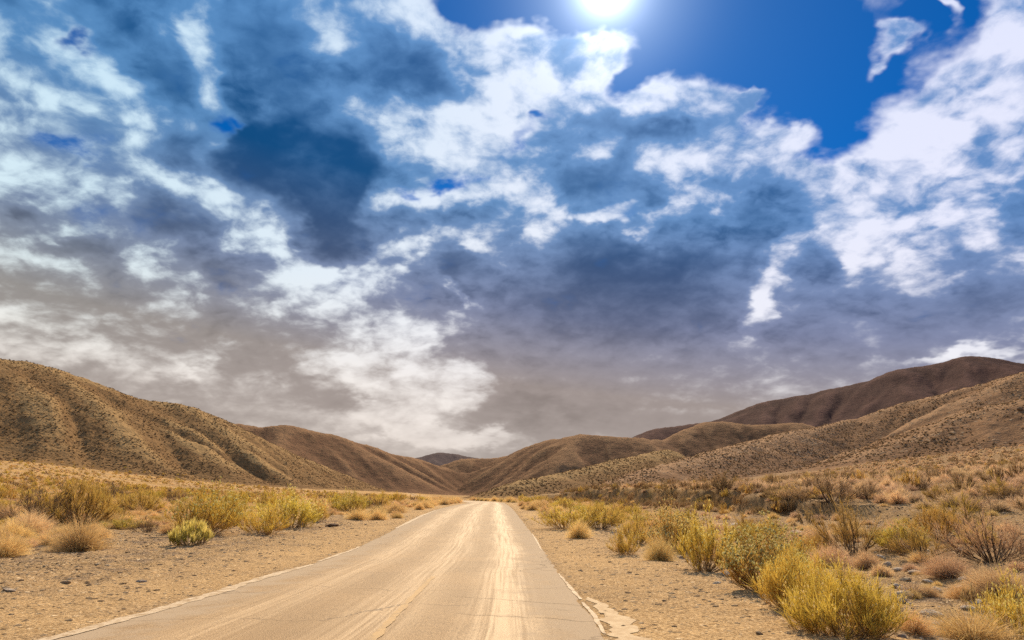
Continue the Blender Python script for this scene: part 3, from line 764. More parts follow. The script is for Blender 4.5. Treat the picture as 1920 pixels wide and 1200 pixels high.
L_GREEN = leaf_material('yellow_green_twigs', (0.38, 0.18, 0.05), (0.45, 0.285, 0.045), (0.70, 0.52, 0.09), .5)
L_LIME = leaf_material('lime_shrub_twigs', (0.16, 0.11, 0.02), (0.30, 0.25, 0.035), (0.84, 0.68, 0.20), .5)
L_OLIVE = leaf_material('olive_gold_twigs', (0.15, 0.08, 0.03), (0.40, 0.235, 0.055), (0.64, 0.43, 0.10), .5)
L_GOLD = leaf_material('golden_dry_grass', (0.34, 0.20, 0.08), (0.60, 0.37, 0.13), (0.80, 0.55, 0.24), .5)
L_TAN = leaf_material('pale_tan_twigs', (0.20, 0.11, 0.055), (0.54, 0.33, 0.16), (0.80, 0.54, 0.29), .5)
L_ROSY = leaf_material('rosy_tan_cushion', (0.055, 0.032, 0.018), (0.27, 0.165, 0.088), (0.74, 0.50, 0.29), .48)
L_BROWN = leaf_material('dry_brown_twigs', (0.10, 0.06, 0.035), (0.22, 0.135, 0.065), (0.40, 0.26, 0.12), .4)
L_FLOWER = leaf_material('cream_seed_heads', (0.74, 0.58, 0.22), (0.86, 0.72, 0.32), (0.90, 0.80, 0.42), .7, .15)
def wood_material(name, a, b):
    m, N = new_mat(name)
    pos = N.n('ShaderNodeNewGeometry').outputs['Position']
    n = N.noise(pos, 40, 3, .6)
    finish(N, N.mix(N.lin(n, .3, .7), a, b), .9, None, .1)
    return m
M_STEM = wood_material('tan_stems', (0.24, 0.15, 0.07), (0.36, 0.24, 0.12))
M_WOOD = wood_material('dark_dry_wood', (0.055, 0.036, 0.025), (0.15, 0.10, 0.065))

# ------------------------------------------------------------------ plant geometry
class Soup:
    def __init__(s): s.V = []; s.F4 = []; s.F3 = []; s.T = []; s.Rn = []; s.n = 0
    def add(s, V, T, Rn, F4=None, F3=None):
        if F4 is not None: s.F4.append(F4 + s.n)
        if F3 is not None: s.F3.append(F3 + s.n)
        s.V.append(V); s.T.append(T); s.Rn.append(Rn); s.n += len(V)
    def mesh(s, name, mat):
        V = np.concatenate(s.V); F4 = np.concatenate(s.F4) if s.F4 else None; F3 = np.concatenate(s.F3) if s.F3 else None
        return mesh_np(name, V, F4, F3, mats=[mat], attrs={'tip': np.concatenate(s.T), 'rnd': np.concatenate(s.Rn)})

def unit(v): return v / (np.linalg.norm(v, axis=-1, keepdims=True) + 1e-9)

def ribbons(S, rng, P, D, Ln, Wd, bend, nseg=3, t0=0.0, t1=1.0):
    """curved tapering blades: P start, D direction, Ln length, Wd width, bend = sideways pull at the end"""
    n = len(P)
    side = unit(np.cross(D, rng.normal(size=(n, 3))))
    rn = rng.random(n)
    ts = np.linspace(0, 1, nseg + 1)
    rows = []
    for k, t in enumerate(ts):
        c = P + D * (Ln * t)[:, None] + bend * (t * t) * Ln[:, None]
        w = Wd * (1 - .82 * t ** 1.5) * .5
        rows += [c - side * w[:, None], c + side * w[:, None]]
    V = np.stack(rows, 1).reshape(-1, 3)
    k2 = 2 * (nseg + 1)
    base = (np.arange(n) * k2)[:, None]
    F = np.concatenate([base + np.array([[2 * i, 2 * i + 1, 2 * i + 3, 2 * i + 2]]) for i in range(nseg)])
    t0 = np.broadcast_to(t0, (n,)); t1 = np.broadcast_to(t1, (n,))
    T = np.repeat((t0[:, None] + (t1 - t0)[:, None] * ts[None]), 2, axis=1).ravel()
    S.add(V, T, np.repeat(rn, k2), F4=F)

def tubes(S, rng, paths, radii, t=.3):
    """3-sided stems; paths (n, k, 3), radii (n, k)"""
    n, k, _ = paths.shape
    D = unit(np.gradient(paths, axis=1))
    a = unit(np.cross(D, np.array([.3, .9, .2]))); b = np.cross(D, a)
    rows = []
    for j in range(3):
        an = j * 2 * math.pi / 3
        rows.append(paths + (a * math.cos(an) + b * math.sin(an)) * radii[..., None])
    V = np.stack(rows, 2).reshape(-1, 3)
    base = (np.arange(n) * k * 3)[:, None]
    F = []
    for i in range(k - 1):
        for j in range(3):
            j2 = (j + 1) % 3
            F.append(base + np.array([[i * 3 + j, i * 3 + j2, (i + 1) * 3 + j2, (i + 1) * 3 + j]]))
    S.add(V, np.full(len(V), t), np.repeat(rng.random(n), k * 3), F4=np.concatenate(F))

def dome_dirs(rng, n, maxdeg=82, power=.75):
    th = np.radians(maxdeg) * rng.random(n) ** power; ph = rng.random(n) * 2 * math.pi
    return th, ph

def stem_paths(rng, n, w, h, maxdeg, k=6, lumps=.22, basew=.10):
    th, ph = dome_dirs(rng, n, maxdeg)
    lob = 1 + lumps * (np.sin(ph * 2 + rng.random() * 6) * .5 + np.sin(ph * 3 + th * 2 + rng.random() * 6) * .5 + rng.normal(size=n) * .45)
    end = np.stack([np.sin(th) * np.cos(ph) * w / 2, np.sin(th) * np.sin(ph) * w / 2, .10 * h + np.cos(th) * h * .9], -1) * lob[:, None]
    end[:, 2] = np.maximum(end[:, 2], .06 * h)
    r0 = basew * w * np.sqrt(rng.random(n)); a0 = ph + rng.normal(size=n) * .6
    st = np.stack([r0 * np.cos(a0), r0 * np.sin(a0), np.full(n, -.03)], -1)
    t = np.linspace(0, 1, k)[None, :, None]
    flat = end * np.array([1, 1, .0]) * .0
    ctrl = st + (end - st) * .5 + np.stack([np.cos(ph) * w * .08, np.sin(ph) * w * .08, -.10 * h * np.sin(th)], -1) + rng.normal(size=(n, 3)) * .03 * w
    return (1 - t) ** 2 * st[:, None] + 2 * t * (1 - t) * ctrl[:, None] + t * t * end[:, None], end

def interp_path(paths, t):
    k = paths.shape[1]; f = np.clip(t * (k - 1), 0, k - 1.001); i = f.astype(int); a = (f - i)[:, None]
    ar = np.arange(len(paths))
    p = paths[ar, i] * (1 - a) + paths[ar, i + 1] * a
    return p, unit(paths[ar, i + 1] - paths[ar, i])

def bushy(seed, w, h, stems, per, leafmat, up=.55, tl=.22, tw=.0085, maxdeg=80, stemmat=None, flower=0, name='foliage', fill=.35, nseg=3, droop=0.0, spread=.55, lumps=.22, basew=.10, stem_r=.008):
    """woody shrub: stems from the root, fine twigs along their upper part, seed heads at the tips"""
    rng = np.random.default_rng(seed)
    paths, end = stem_paths(rng, stems, w, h, maxdeg, lumps=lumps, basew=basew)
    out = {}
    S = Soup(); rad = np.linspace(1, .35, paths.shape[1])[None] * stem_r * (.6 + .8 * rng.random((stems, 1)))
    tubes(S, rng, paths, rad)
    out['stems'] = S.mesh('stems', stemmat or M_STEM)
    S = Soup()
    rep = np.repeat(np.arange(stems), per)
    t = fill + (1 - fill) * rng.random(len(rep)) ** .7
    p, d = interp_path(paths[rep], t)
    D = unit(d * (1 - up) + np.array([0, 0, up]) + rng.normal(size=(len(rep), 3)) * spread * .55)
    Ln = h * tl * (.5 + .9 * rng.random(len(rep)))
    bend = np.array([0, 0, .25 - droop]) + rng.normal(size=(len(rep), 3)) * .14
    ribbons(S, rng, p, D, Ln, tw * (.7 + .7 * rng.random(len(rep))), bend, nseg, t0=np.clip(t - .35, 0, .8), t1=np.clip(t + .1, .3, 1))
    out[name] = S.mesh(name, leafmat)
    if flower:
        S = Soup(); sel = rng.choice(len(rep), flower, p=(t ** 3) / (t ** 3).sum())
        c = p[sel] + D[sel] * Ln[sel][:, None] + bend[sel] * Ln[sel][:, None]
        keep = c[:, 2] > .45 * h; c = c[keep]; n = len(c)
        s = (.010 + .014 * rng.random(n))[:, None]
        o = np.array([[1, 0, 0], [-1, 0, 0], [0, 1, 0], [0, -1, 0], [0, 0, 1.9], [0, 0, -1.2]])
        V = (c[:, None] + o[None] * s[:, None]).reshape(-1, 3)
        f = np.array([[0, 2, 4], [2, 1, 4], [1, 3, 4], [3, 0, 4], [2, 0, 5], [1, 2, 5], [3, 1, 5], [0, 3, 5]])
        S.add(V, np.full(len(V), .7), np.repeat(rng.random(n), 6), F3=(f[None] + (np.arange(n) * 6)[:, None, None]).reshape(-1, 3))
        out['seed_heads'] = S.mesh('seed_heads', L_FLOWER)
    return out

def tuft(seed, w, h, n, mat, tw=.006, shell=.4, lean=0.0, name='foliage', nseg=3, rough=.22):
    """dense dome of fine dry twigs or grass"""
    rng = np.random.default_rng(seed)
    th, ph = dome_dirs(rng, n, 88, .62)
    lob = 1 + rough * (.5 * np.sin(ph * 2 + rng.random() * 6) + .4 * np.sin(ph * 5 + th * 3 + rng.random() * 6)) + rng.normal(size=n) * .10
    end = np.stack([np.sin(th) * np.cos(ph) * w / 2, np.sin(th) * np.sin(ph) * w / 2, .04 * h + np.cos(th) * h * .96], -1) * lob[:, None]
    st = end * np.array([.22, .22, 0]) * rng.random((n, 1)) + np.array([0, 0, -.02])
    S = Soup()
    D = end - st; Ln = np.linalg.norm(D, axis=1); D = D / Ln[:, None]
    bend = np.stack([np.cos(ph) * .18, np.sin(ph) * .18, -.22 * np.sin(th)], -1) + rng.normal(size=(n, 3)) * .09 + np.array([lean, 0, 0])
    ribbons(S, rng, st, unit(D - bend * .8), Ln, tw * (.6 + .8 * rng.random(n)), bend, nseg)
    m = int(n * shell)
    if m:
        k = rng.integers(0, n, m); f = .55 + .4 * rng.random(m)
        p = st[k] + (end - st)[k] * f[:, None]
        Dd = unit(D[k] + rng.normal(size=(m, 3)) * .7)
        ribbons(S, rng, p, Dd, h * .22 * (.5 + rng.random(m)), tw * .9 * np.ones(m), rng.normal(size=(m, 3)) * .2, 2, t0=f - .1, t1=np.minimum(f + .35, 1))
    return {name: S.mesh(name, mat)}

def bare(seed, w, h, mat, twigs=900, stems=26, tw=.006, dens=.5):
    """twiggy shrub with dark forked wood and a thin haze of dry twigs"""
    rng = np.random.default_rng(seed)
    paths, end = stem_paths(rng, stems, w * .85, h * .85, 75, k=7, lumps=.35, basew=.06)
    paths = paths + np.cumsum(rng.normal(size=paths.shape) * .012 * w, axis=1) * np.linspace(0, 1, 7)[None, :, None]
    S = Soup(); tubes(S, rng, paths, np.linspace(1, .3, 7)[None] * .013 * (.5 + rng.random((stems, 1))))
    # forks
    rep = np.repeat(np.arange(stems), 5); t = .3 + .6 * rng.random(len(rep))
    p, d = interp_path(paths[rep], t)
    D = unit(d + rng.normal(size=p.shape) * .5 + np.array([0, 0, .25]))
    L = h * (.22 + .25 * rng.random(len(rep)))
    k = np.linspace(0, 1, 4)[None, :, None]
    sub = p[:, None] + D[:, None] * L[:, None, None] * k + rng.normal(size=(len(rep), 4, 3)) * .012 * w * k
    tubes(S, rng, sub, np.linspace(1, .4, 4)[None] * .005 * np.ones((len(rep), 1)))
    out = {'stems': S.mesh('stems', M_WOOD)}
    S = Soup(); sel = rng.integers(0, len(rep), twigs); f = rng.random(twigs)
    q, dd = interp_path(sub[sel], f)
    Dq = unit(dd + np.array([0, 0, .5]) + rng.normal(size=q.shape) * .45)
    hn = np.clip(q[:, 2] / h, 0, 1)
    ribbons(S, rng, q, Dq, h * .2 * (.5 + rng.random(twigs)), tw * np.ones(twigs), rng.normal(size=q.shape) * .12, 2, t0=hn * .6, t1=np.clip(hn * .8 + .3, 0, 1))
    out['foliage'] = S.mesh('foliage', mat)
    return out

PROTO = {
 'green_big': (2.0, 1.15, lambda: bushy(1, 2.0, 1.15, 150, 42, L_GREEN, up=.38, tl=.22, flower=500, fill=.22, lumps=.22, basew=.22, spread=.8)),
 'flower_big': (1.35, 1.05, lambda: bushy(2, 1.35, 1.05, 80, 46, L_OLIVE, up=.35, tl=.16, flower=2400, fill=.28, tw=.008, lumps=.3, spread=.9)),
 'green_a': (1.5, 1.0, lambda: bushy(3, 1.5, 1.0, 70, 34, L_GREEN, up=.35, tl=.18, flower=420, tw=.010, spread=.85, lumps=.3)),
 'green_b': (1.5, .9, lambda: bushy(4, 1.5, .9, 60, 34, L_GREEN, up=.45, tl=.2, flower=160, tw=.010, lumps=.35, spread=.8)),
 'olive_a': (1.6, .9, lambda: bushy(5, 1.6, .9, 60, 32, L_OLIVE, up=.35, tl=.2, tw=.011, spread=.85, stemmat=M_WOOD)),
 'olive_b': (1.5, 1.0, lambda: bushy(6, 1.5, 1.0, 50, 30, L_OLIVE, up=.42, tl=.22, tw=.012, spread=.8, lumps=.35, stemmat=M_WOOD)),
 'lime_dome': (1.0, .62, lambda: bushy(7, 1.0, .62, 80, 26, L_LIME, up=.75, tl=.24, tw=.012, fill=.45, lumps=.08, spread=.35, basew=.3)),
 'tan_a': (1.1, .50, lambda: tuft(8, 1.1, .50, 2400, L_TAN, tw=.005, shell=.8)),
 'tan_b': (1.1, .45, lambda: tuft(9, 1.1, .45, 2200, L_TAN, tw=.005, rough=.3, shell=.8)),
 'gold_a': (1.0, .50, lambda: tuft(10, 1.0, .50, 1500, L_GOLD, tw=.006, lean=.1, shell=.7)),
 'gold_b': (1.2, .50, lambda: tuft(11, 1.2, .50, 1500, L_GOLD, tw=.006, lean=-.1, rough=.3, shell=.7)),
 'bare_a': (1.8, 1.1, lambda: bare(12, 1.8, 1.1, L_BROWN, 1500)),
 'bare_b': (1.8, 1.1, lambda: bare(13, 1.8, 1.1, L_OLIVE, 1800)),
 'bare_tan': (1.9, 1.1, lambda: bare(14, 1.9, 1.1, L_TAN, 2300, stems=34)),
 'cushion_a': (1.0, .50, lambda: tuft(15, 1.0, .50, 420, L_ROSY, tw=.018, nseg=2, shell=.6)),
 'cushion_b': (1.0, .46, lambda: tuft(16, 1.0, .46, 420, L_ROSY, tw=.018, nseg=2, shell=.6, rough=.35)),
 'cushion_c': (1.0, .55, lambda: tuft(17, 1.0, .55, 420, L_TAN, tw=.018, nseg=2, shell=.6)),
 'far_olive': (1.4, .8, lambda: bushy(18, 1.4, .8, 26, 18, L_OLIVE, up=.55, tl=.28, tw=.028, nseg=2)),
 'far_brown': (1.4, .8, lambda: bushy(19, 1.4, .8, 26, 16, L_BROWN, up=.5, tl=.28, tw=.026, nseg=2, stemmat=M_WOOD)),
 'far_green': (1.4, .85, lambda: bushy(20, 1.4, .85, 28, 20, L_GREEN, up=.6, tl=.26, tw=.028, nseg=2)),
}
_meshes = {}; SIZE = {}
def parts_of(kind):
    if kind not in _meshes:
        _meshes[kind] = ms = PROTO[kind][2]()
        # the true reach of the finished plant, so that it can be scaled to a measured size
        co = np.empty(len(ms['foliage'].vertices) * 3, np.float32); ms['foliage'].vertices.foreach_get('co', co); co = co.reshape(-1, 3)
        SIZE[kind] = (2 * float(np.percentile(np.abs(co[:, 0]), 98.5)), float(np.percentile(co[:, 2], 99.3)))
    return _meshes[kind]

prng = random.Random(11)
def plant(name, kind, x, y, z, w, h, label, cat='shrub', group=None, rot=None, only=None):
    """a plant standing at x, y: an Empty at its root with its parts under it"""
    parts = parts_of(kind)
    pw, ph_ = SIZE[kind]
    rot = prng.uniform(0, 6.283) if rot is None else rot
    if len(parts) == 1:
        o = link(name, list(parts.values())[0]); o.location = (x, y, z - .02)
        o.rotation_euler = (0, 0, rot); o.scale = (w / pw, w / pw, h / ph_)
        return props(o, label, cat, group)
    o = bpy.data.objects.new(name, None); COL.objects.link(o); o.empty_display_size = .2
    o.location = (x, y, z - .02); o.rotation_euler = (0, 0, rot); o.scale = (w / pw, w / pw, h / ph_)
    props(o, label, cat, group)
    for pn, me in parts.items():
        c_ = link(pn, me, o)
        if pn == 'seed_heads': c_['kind'] = 'stuff'
    return o

def plant_px(name, kind, px, py, wpx, hpx, label, cat='shrub', group=None, rot=None):
    x, y, z = place_px(px, py)
    depth = y * CT + (z - CAM_H) * ST
    w = wpx * depth / 1280.0; h_ = hpx * depth / 1280.0
    # the root stands half a width behind the near rim
    k = min(.32 * w, 1.0)
    y2 = y + k; x2 = x * y2 / y
    z2 = float(terrain(x2, y2)[0])
    plant(name, kind, x2, y2, z2, w * (1 + k / y), h_ * 1.04 + max(0, (z - z2)) * .5, label, cat, group, rot)
    OCC.append((x2, y2, w * .5))
OCC = []

# ------------------------------------------------------------------ the plants one can single out
HERO = [
 # name, kind, px, py(base), w, h, label
 ('shrub', 'bare_a', 70, 990, 150, 82, 'large olive brown shrub at the left edge with dark tangled lower twigs'),
 ('shrub', 'olive_a', 150, 988, 120, 84, 'large golden olive shrub touching the dark tangled shrub at the left edge'),
 ('dry_tuft', 'tan_a', 52, 1008, 112, 46, 'pale tan rounded tuft in front of the large olive shrub at the left edge'),
 ('dry_tuft', 'gold_a', 150, 1036, 104, 64, 'orange tan tuft with a greenish underside nearest the camera on the left gravel'),
 ('dry_tuft', 'gold_b', 8, 1046, 74, 46, 'orange tuft cut off by the left edge of the photo'),
 ('dry_tuft', 'tan_b', 5, 985, 50, 40, 'small pale tuft half outside the left edge behind the tan rounded tuft'),
 ('shrub', 'lime_dome', 358, 1024, 76, 46, 'small dense yellow green shrub with pale bright tips left of the road'),
 ('shrub', 'green_a', 378, 1006, 140, 86, 'tall loose yellow green shrub right behind the small dense bright tipped one'),
 ('shrub', 'green_b', 492, 1004, 104, 54, 'low yellow green shrub with reddish base between the tall loose one and the widest one'),
 ('shrub', 'green_a', 545, 992, 118, 66, 'wide bushy green shrub just left of the dark rounded rock'),
 ('shrub', 'olive_b', 590, 978, 60, 45, 'olive shrub with dark foot directly behind the dark rounded rock'),
 ('shrub', 'green_b', 430, 985, 90, 62, 'green gold shrub filling the gap behind the low yellow green shrub'),
 ('shrub', 'olive_a', 255, 962, 92, 40, 'golden olive shrub standing alone behind the open gravel on the left'),
 ('dry_tuft', 'gold_b', 222, 962, 70, 26, 'low orange tuft left of the golden olive shrub behind the open gravel'),
 ('shrub', 'bare_a', 212, 938, 62, 34, 'dark brown shrub behind the open gravel on the left'),
 ('shrub', 'bare_a', 322, 944, 40, 28, 'small dark twiggy shrub between the open gravel and the hill foot'),
 ('shrub', 'green_a', 658, 962, 78, 38, 'green shrub with dark gap beside it in the row left of the road'),
 ('shrub', 'olive_b', 712, 955, 52, 32, 'olive shrub near the end of the green row left of the road'),
 ('dry_tuft', 'gold_a', 742, 962, 52, 20, 'golden grass tuft where the bushes meet the left road shoulder'),
 ('shrub', 'green_a', 1062, 994, 112, 44, 'first green shrub on the right side of the road seen from the bend'),
 ('shrub', 'olive_a', 1125, 992, 90, 46, 'dark footed olive shrub behind the golden tuft on the right shoulder'),
 ('dry_tuft', 'gold_a', 1086, 1010, 52, 36, 'golden tuft closest to the asphalt on the right shoulder'),
 ('shrub', 'olive_b', 1195, 1022, 84, 56, 'brownish olive shrub behind the fan shaped grass on the right'),
 ('shrub', 'green_b', 1172, 1042, 66, 50, 'green shrub left of the fan shaped grass on the right shoulder'),
 ('dry_tuft', 'gold_b', 1238, 1052, 58, 48, 'fan shaped golden grass clump between two green shrubs on the right'),
 ('dry_tuft', 'tan_b', 1170, 1034, 44, 26, 'small tan tuft at the left foot of the green shrubs on the right'),
 ('shrub', 'flower_big', 1265, 1035, 100, 74, 'green shrub dotted with pale seed heads behind the fan shaped grass'),
 ('shrub', 'green_a', 1322, 1072, 110, 104, 'tall dense green shrub left of the big cream tipped one'),
 ('shrub', 'flower_big', 1436, 1112, 152, 112, 'big shrub covered in cream seed heads with a crooked dark branch'),
 ('shrub', 'green_big', 1585, 1200, 215, 125, 'largest shrub, yellow green and feathery, at the lower right beside the shoulder'),
 ('shrub', 'green_big', 1500, 1150, 150, 105, 'feathery yellow green shrub between the cream tipped shrub and the largest shrub'),
 ('shrub', 'green_b', 1440, 1012, 108, 34, 'low green shrub just behind the big cream tipped shrub'),
 ('shrub', 'bare_b', 1600, 1050, 142, 104, 'upright twiggy shrub with dark trunk and olive haze behind the largest shrub'),
 ('dry_tuft', 'tan_a', 1626, 1070, 60, 34, 'small rounded tan tuft at the foot of the upright twiggy shrub'),
 ('shrub', 'bare_b', 1728, 1054, 120, 60, 'low olive shrub with bare dark branches between the upright and the spreading shrub'),
 ('shrub', 'bare_tan', 1864, 1064, 172, 98, 'wide spreading tan shrub with a dark woody heart at the right edge'),
 ('dry_tuft', 'tan_b', 1776, 1088, 98, 44, 'flat pale tan tuft on the stones in front of the wide spreading shrub'),
 ('dry_tuft', 'tan_a', 1872, 1124, 124, 58, 'pale tan tuft right of the stones below the wide spreading shrub'),
 ('dry_tuft', 'tan_b', 1740, 1120, 44, 24, 'small thin tan tuft among the pale rocks'),
 ('grass_clump', 'gold_b', 1822, 1206, 152, 62, 'orange tan grass clump at the bottom edge right of the pale flat rocks'),
 ('shrub', 'green_a', 1905, 1212, 130, 118, 'green yellow shrub cut off by the lower right corner'),
 ('grass_clump', 'gold_a', 1716, 1192, 78, 44, 'dry grass at the right foot of the largest shrub'),
 ('shrub', 'bare_a', 1562, 968, 128, 58, 'broad dark brown shrub on the top of the cut bank'),
 ('shrub', 'bare_a', 1358, 930, 60, 34, 'upright brown shrub on the bank top above the green roadside shrubs'),
 ('shrub', 'bare_b', 1800, 992, 150, 66, 'wide olive brown shrub behind the spreading tan one'),
 ('shrub', 'bare_a', 1628, 940, 50, 36, 'small brown shrub uphill behind the broad dark one'),
 ('shrub', 'bare_tan', 1480, 958, 60, 26, 'pale twiggy shrub on the shoulder of the cut bank'),
 ('shrub', 'olive_b', 1400, 1000, 60, 34, 'olive shrub in the wash below the cut bank'),
 ('dry_tuft', 'tan_a', 1530, 1020, 70, 30, 'tan tuft between the low green and the upright twiggy shrub'),
 ('shrub', 'bare_tan', 1492, 1030, 76, 40, 'rusty tan twiggy shrub behind the cream tipped shrub'),
 ('dry_tuft', 'tan_b', 1345, 1000, 50, 22, 'low tan tuft in the wash behind the tall dense green shrub'),
 ('shrub', 'bare_a', 1900, 940, 60, 30, 'dark shrub uphill at the right edge'),
]
for (nm, kd, px, py, w, h_, lab) in HERO:
    plant_px(nm, kd, px, py, w, h_, lab, 'grass' if nm == 'grass_clump' else ('dry bush' if nm == 'dry_tuft' else 'shrub'))
# the crooked branch showing in the cream tipped shrub is part of that bush's stems; a second one lies bare
# ------------------------------------------------------------------ the crowd of bushes
def free(x, y, r):
    return all((x - a) ** 2 + (y - b) ** 2 > (r * .6 + c * .75) ** 2 for a, b, c in OCC)

def crowd(n, draw, place, minr):
    k = 0; tries = 0
    pts = []
    while k < n and tries < n * 60:
        tries += 1
        x, y = draw()
        r = minr(x, y)
        if any((x - a) ** 2 + (y - b) ** 2 < r * r for a, b in pts) or not free(x, y, .5): continue
        pts.append((x, y)); place(x, y, k); k += 1
    return pts
cr = random.Random(5)

def in_view(x, y, m=.02):
    return y > 2 and abs(x / (y * 1.0)) < .78 + m

def gravel_gap(x, y):
    """the open stony ground left of the road"""
    px = 960 + 1280 * x / y * 1.02
    return 15 < y < 31 and 205 < px < 330
# left of the road
def draw_left():
    while True:
        y = 24 + 110 * cr.random() ** 1.5
        s = cr.uniform(4.2 + max(0, (62 - y)) * .17, 8 + y * .72)
        x = float(left_edge(np.array(y))) - s
        if in_view(x, y) and not gravel_gap(x, y): return x, y
def zone(y, a, b): return 0 if y < a else (1 if y < b else 2)
ZL = ['in the front row left of the road', 'in the middle of the left bush belt', 'at the back of the left bush belt']
AL = [' towards the left edge', ' behind the open gravel', ' near the road bend']
AF = [' beyond the roadside shrubs', ' beyond the upright twiggy shrub', ' towards the right edge']
pxof = lambda x, y: 960 + 1280 * x / y * 1.02
ZF = ['just above the cut bank', 'half way up the slope', 'high on the right slope']
ZR = ['in the near end of the wash right of the road', 'in the middle of the wash right of the road', 'in the far end of the wash towards the road bend']
def put_left(x, y, k):
    q = ZL[zone(y, 36, 62)] + AL[zone(pxof(x, y), 240, 600)]
    z = float(terrain(x, y)[0]); d = float(on_road(x, y))
    t = cr.random()
    if d < 7.5 + y * .02 or t < .5:
        w = cr.uniform(.8, 1.7); plant('dry_tuft', cr.choice(['gold_a', 'gold_b', 'gold_a', 'tan_b']), x, y, z, w, w * cr.uniform(.36, .55), 'golden dry tuft ' + q, 'dry bush', 'golden tufts ' + q)
    elif t < .78:
        w = cr.uniform(1.0, 1.9); plant('shrub', cr.choice(['olive_a', 'olive_b', 'olive_a', 'bare_b']), x, y, z, w, w * cr.uniform(.36, .52), 'olive gold bush ' + q, 'shrub', 'olive bushes ' + q)
    elif t < .93:
        w = cr.uniform(1.0, 1.9); plant('shrub', cr.choice(['green_a', 'green_b']), x, y, z, w, w * cr.uniform(.36, .52), 'yellow green bush ' + q, 'shrub', 'yellow green bushes ' + q)
    else:
        w = cr.uniform(1.0, 1.8); plant('shrub', 'bare_a', x, y, z, w, w * .55, 'dark twiggy bush ' + q, 'shrub', 'dark twiggy bushes ' + q)
LEFT = crowd(210, draw_left, put_left, lambda x, y: 1.25 + y * .012)

# grass along both sides of the far road
def draw_verge():
    y = 42 + 105 * cr.random()
    if cr.random() < .6: return float(left_edge(np.array(y))) - cr.uniform(1.0, 3.4), y
    return float(right_edge(np.array(y))) + cr.uniform(.8, 3.4), y
def put_verge(x, y, k):
    w = cr.uniform(.8, 1.5); side = 'left' if x < road_mid(np.array(y)) else 'right'; sb = ['', ' half way to the bend', ' at the bend'][zone(y, 70, 105)] or ' before the middle distance'
    plant('grass_clump', cr.choice(['gold_a', 'gold_b']), x, y, float(terrain(x, y)[0]), w, w * cr.uniform(.4, .6), 'golden grass clump lining the %s side of the far road%s' % (side, sb), 'grass', 'grass clumps along the %s side of the road%s' % (side, sb))
VERGE = crowd(110, draw_verge, put_verge, lambda x, y: .8)

# right belt between the road and the bank
def draw_right():
    while True:
        y = 20 + 90 * cr.random() ** 1.2
        s = cr.uniform(5.0 if y < 40 else 3.2, 10.5 + 4 * (y < 30))
        x = float(right_edge(np.array(y))) + s
        if in_view(x, y): return x, y
def put_right(x, y, k):
    q = ZR[zone(y, 33, 60)]
    w = cr.uniform(1.0, 1.9); kd = cr.choice(['green_a', 'olive_a', 'green_b', 'gold_a', 'tan_a', 'olive_b', 'tan_b'])
    tf = kd.startswith(('gold', 'tan'))
    if tf: w *= .75
    plant('dry_tuft' if tf else 'shrub', kd, x, y, float(terrain(x, y)[0]), w, w * cr.uniform(.4, .58), ('dry tan tuft' if tf else 'olive green bush') + ' ' + q, 'dry bush' if tf else 'shrub', ('dry tufts' if tf else 'green bushes') + ' ' + q)
RIGHT = crowd(110, draw_right, put_right, lambda x, y: 1.1)

# rounded cushions on the fan above the bank
def draw_fan():
    while True:
        y = 20 + 75 * cr.random() ** 1.1
        x = cr.uniform(.16, .80) * y
        if x > float(np.interp(y, [0, 20, 45, 75, 110], [25, 24, 19, 16.0, 13.5])) and in_view(x, y): return x, y
def put_fan(x, y, k):
    q = ZF[zone(float(np.hypot(x, y)), 42, 68)] + AF[zone(pxof(x, y), 1450, 1740)]
    z = float(terrain(x, y)[0])
    if cr.random() < .10:
        w = cr.uniform(1.3, 2.4); plant('shrub', cr.choice(['bare_a', 'bare_a', 'bare_b', 'far_brown']), x, y, z, w, w * .5, 'brown twiggy bush ' + q, 'shrub', 'brown bushes ' + q)
    else:
        w = cr.uniform(.7, 1.6); plant('cushion_bush', cr.choice(['cushion_a', 'cushion_b', 'cushion_c']), x, y, z, w, w * cr.uniform(.42, .58), 'rounded tan cushion bush ' + q, 'dry bush', 'tan cushion bushes ' + q)
FAN = crowd(290, draw_fan, put_fan, lambda x, y: 1.1)

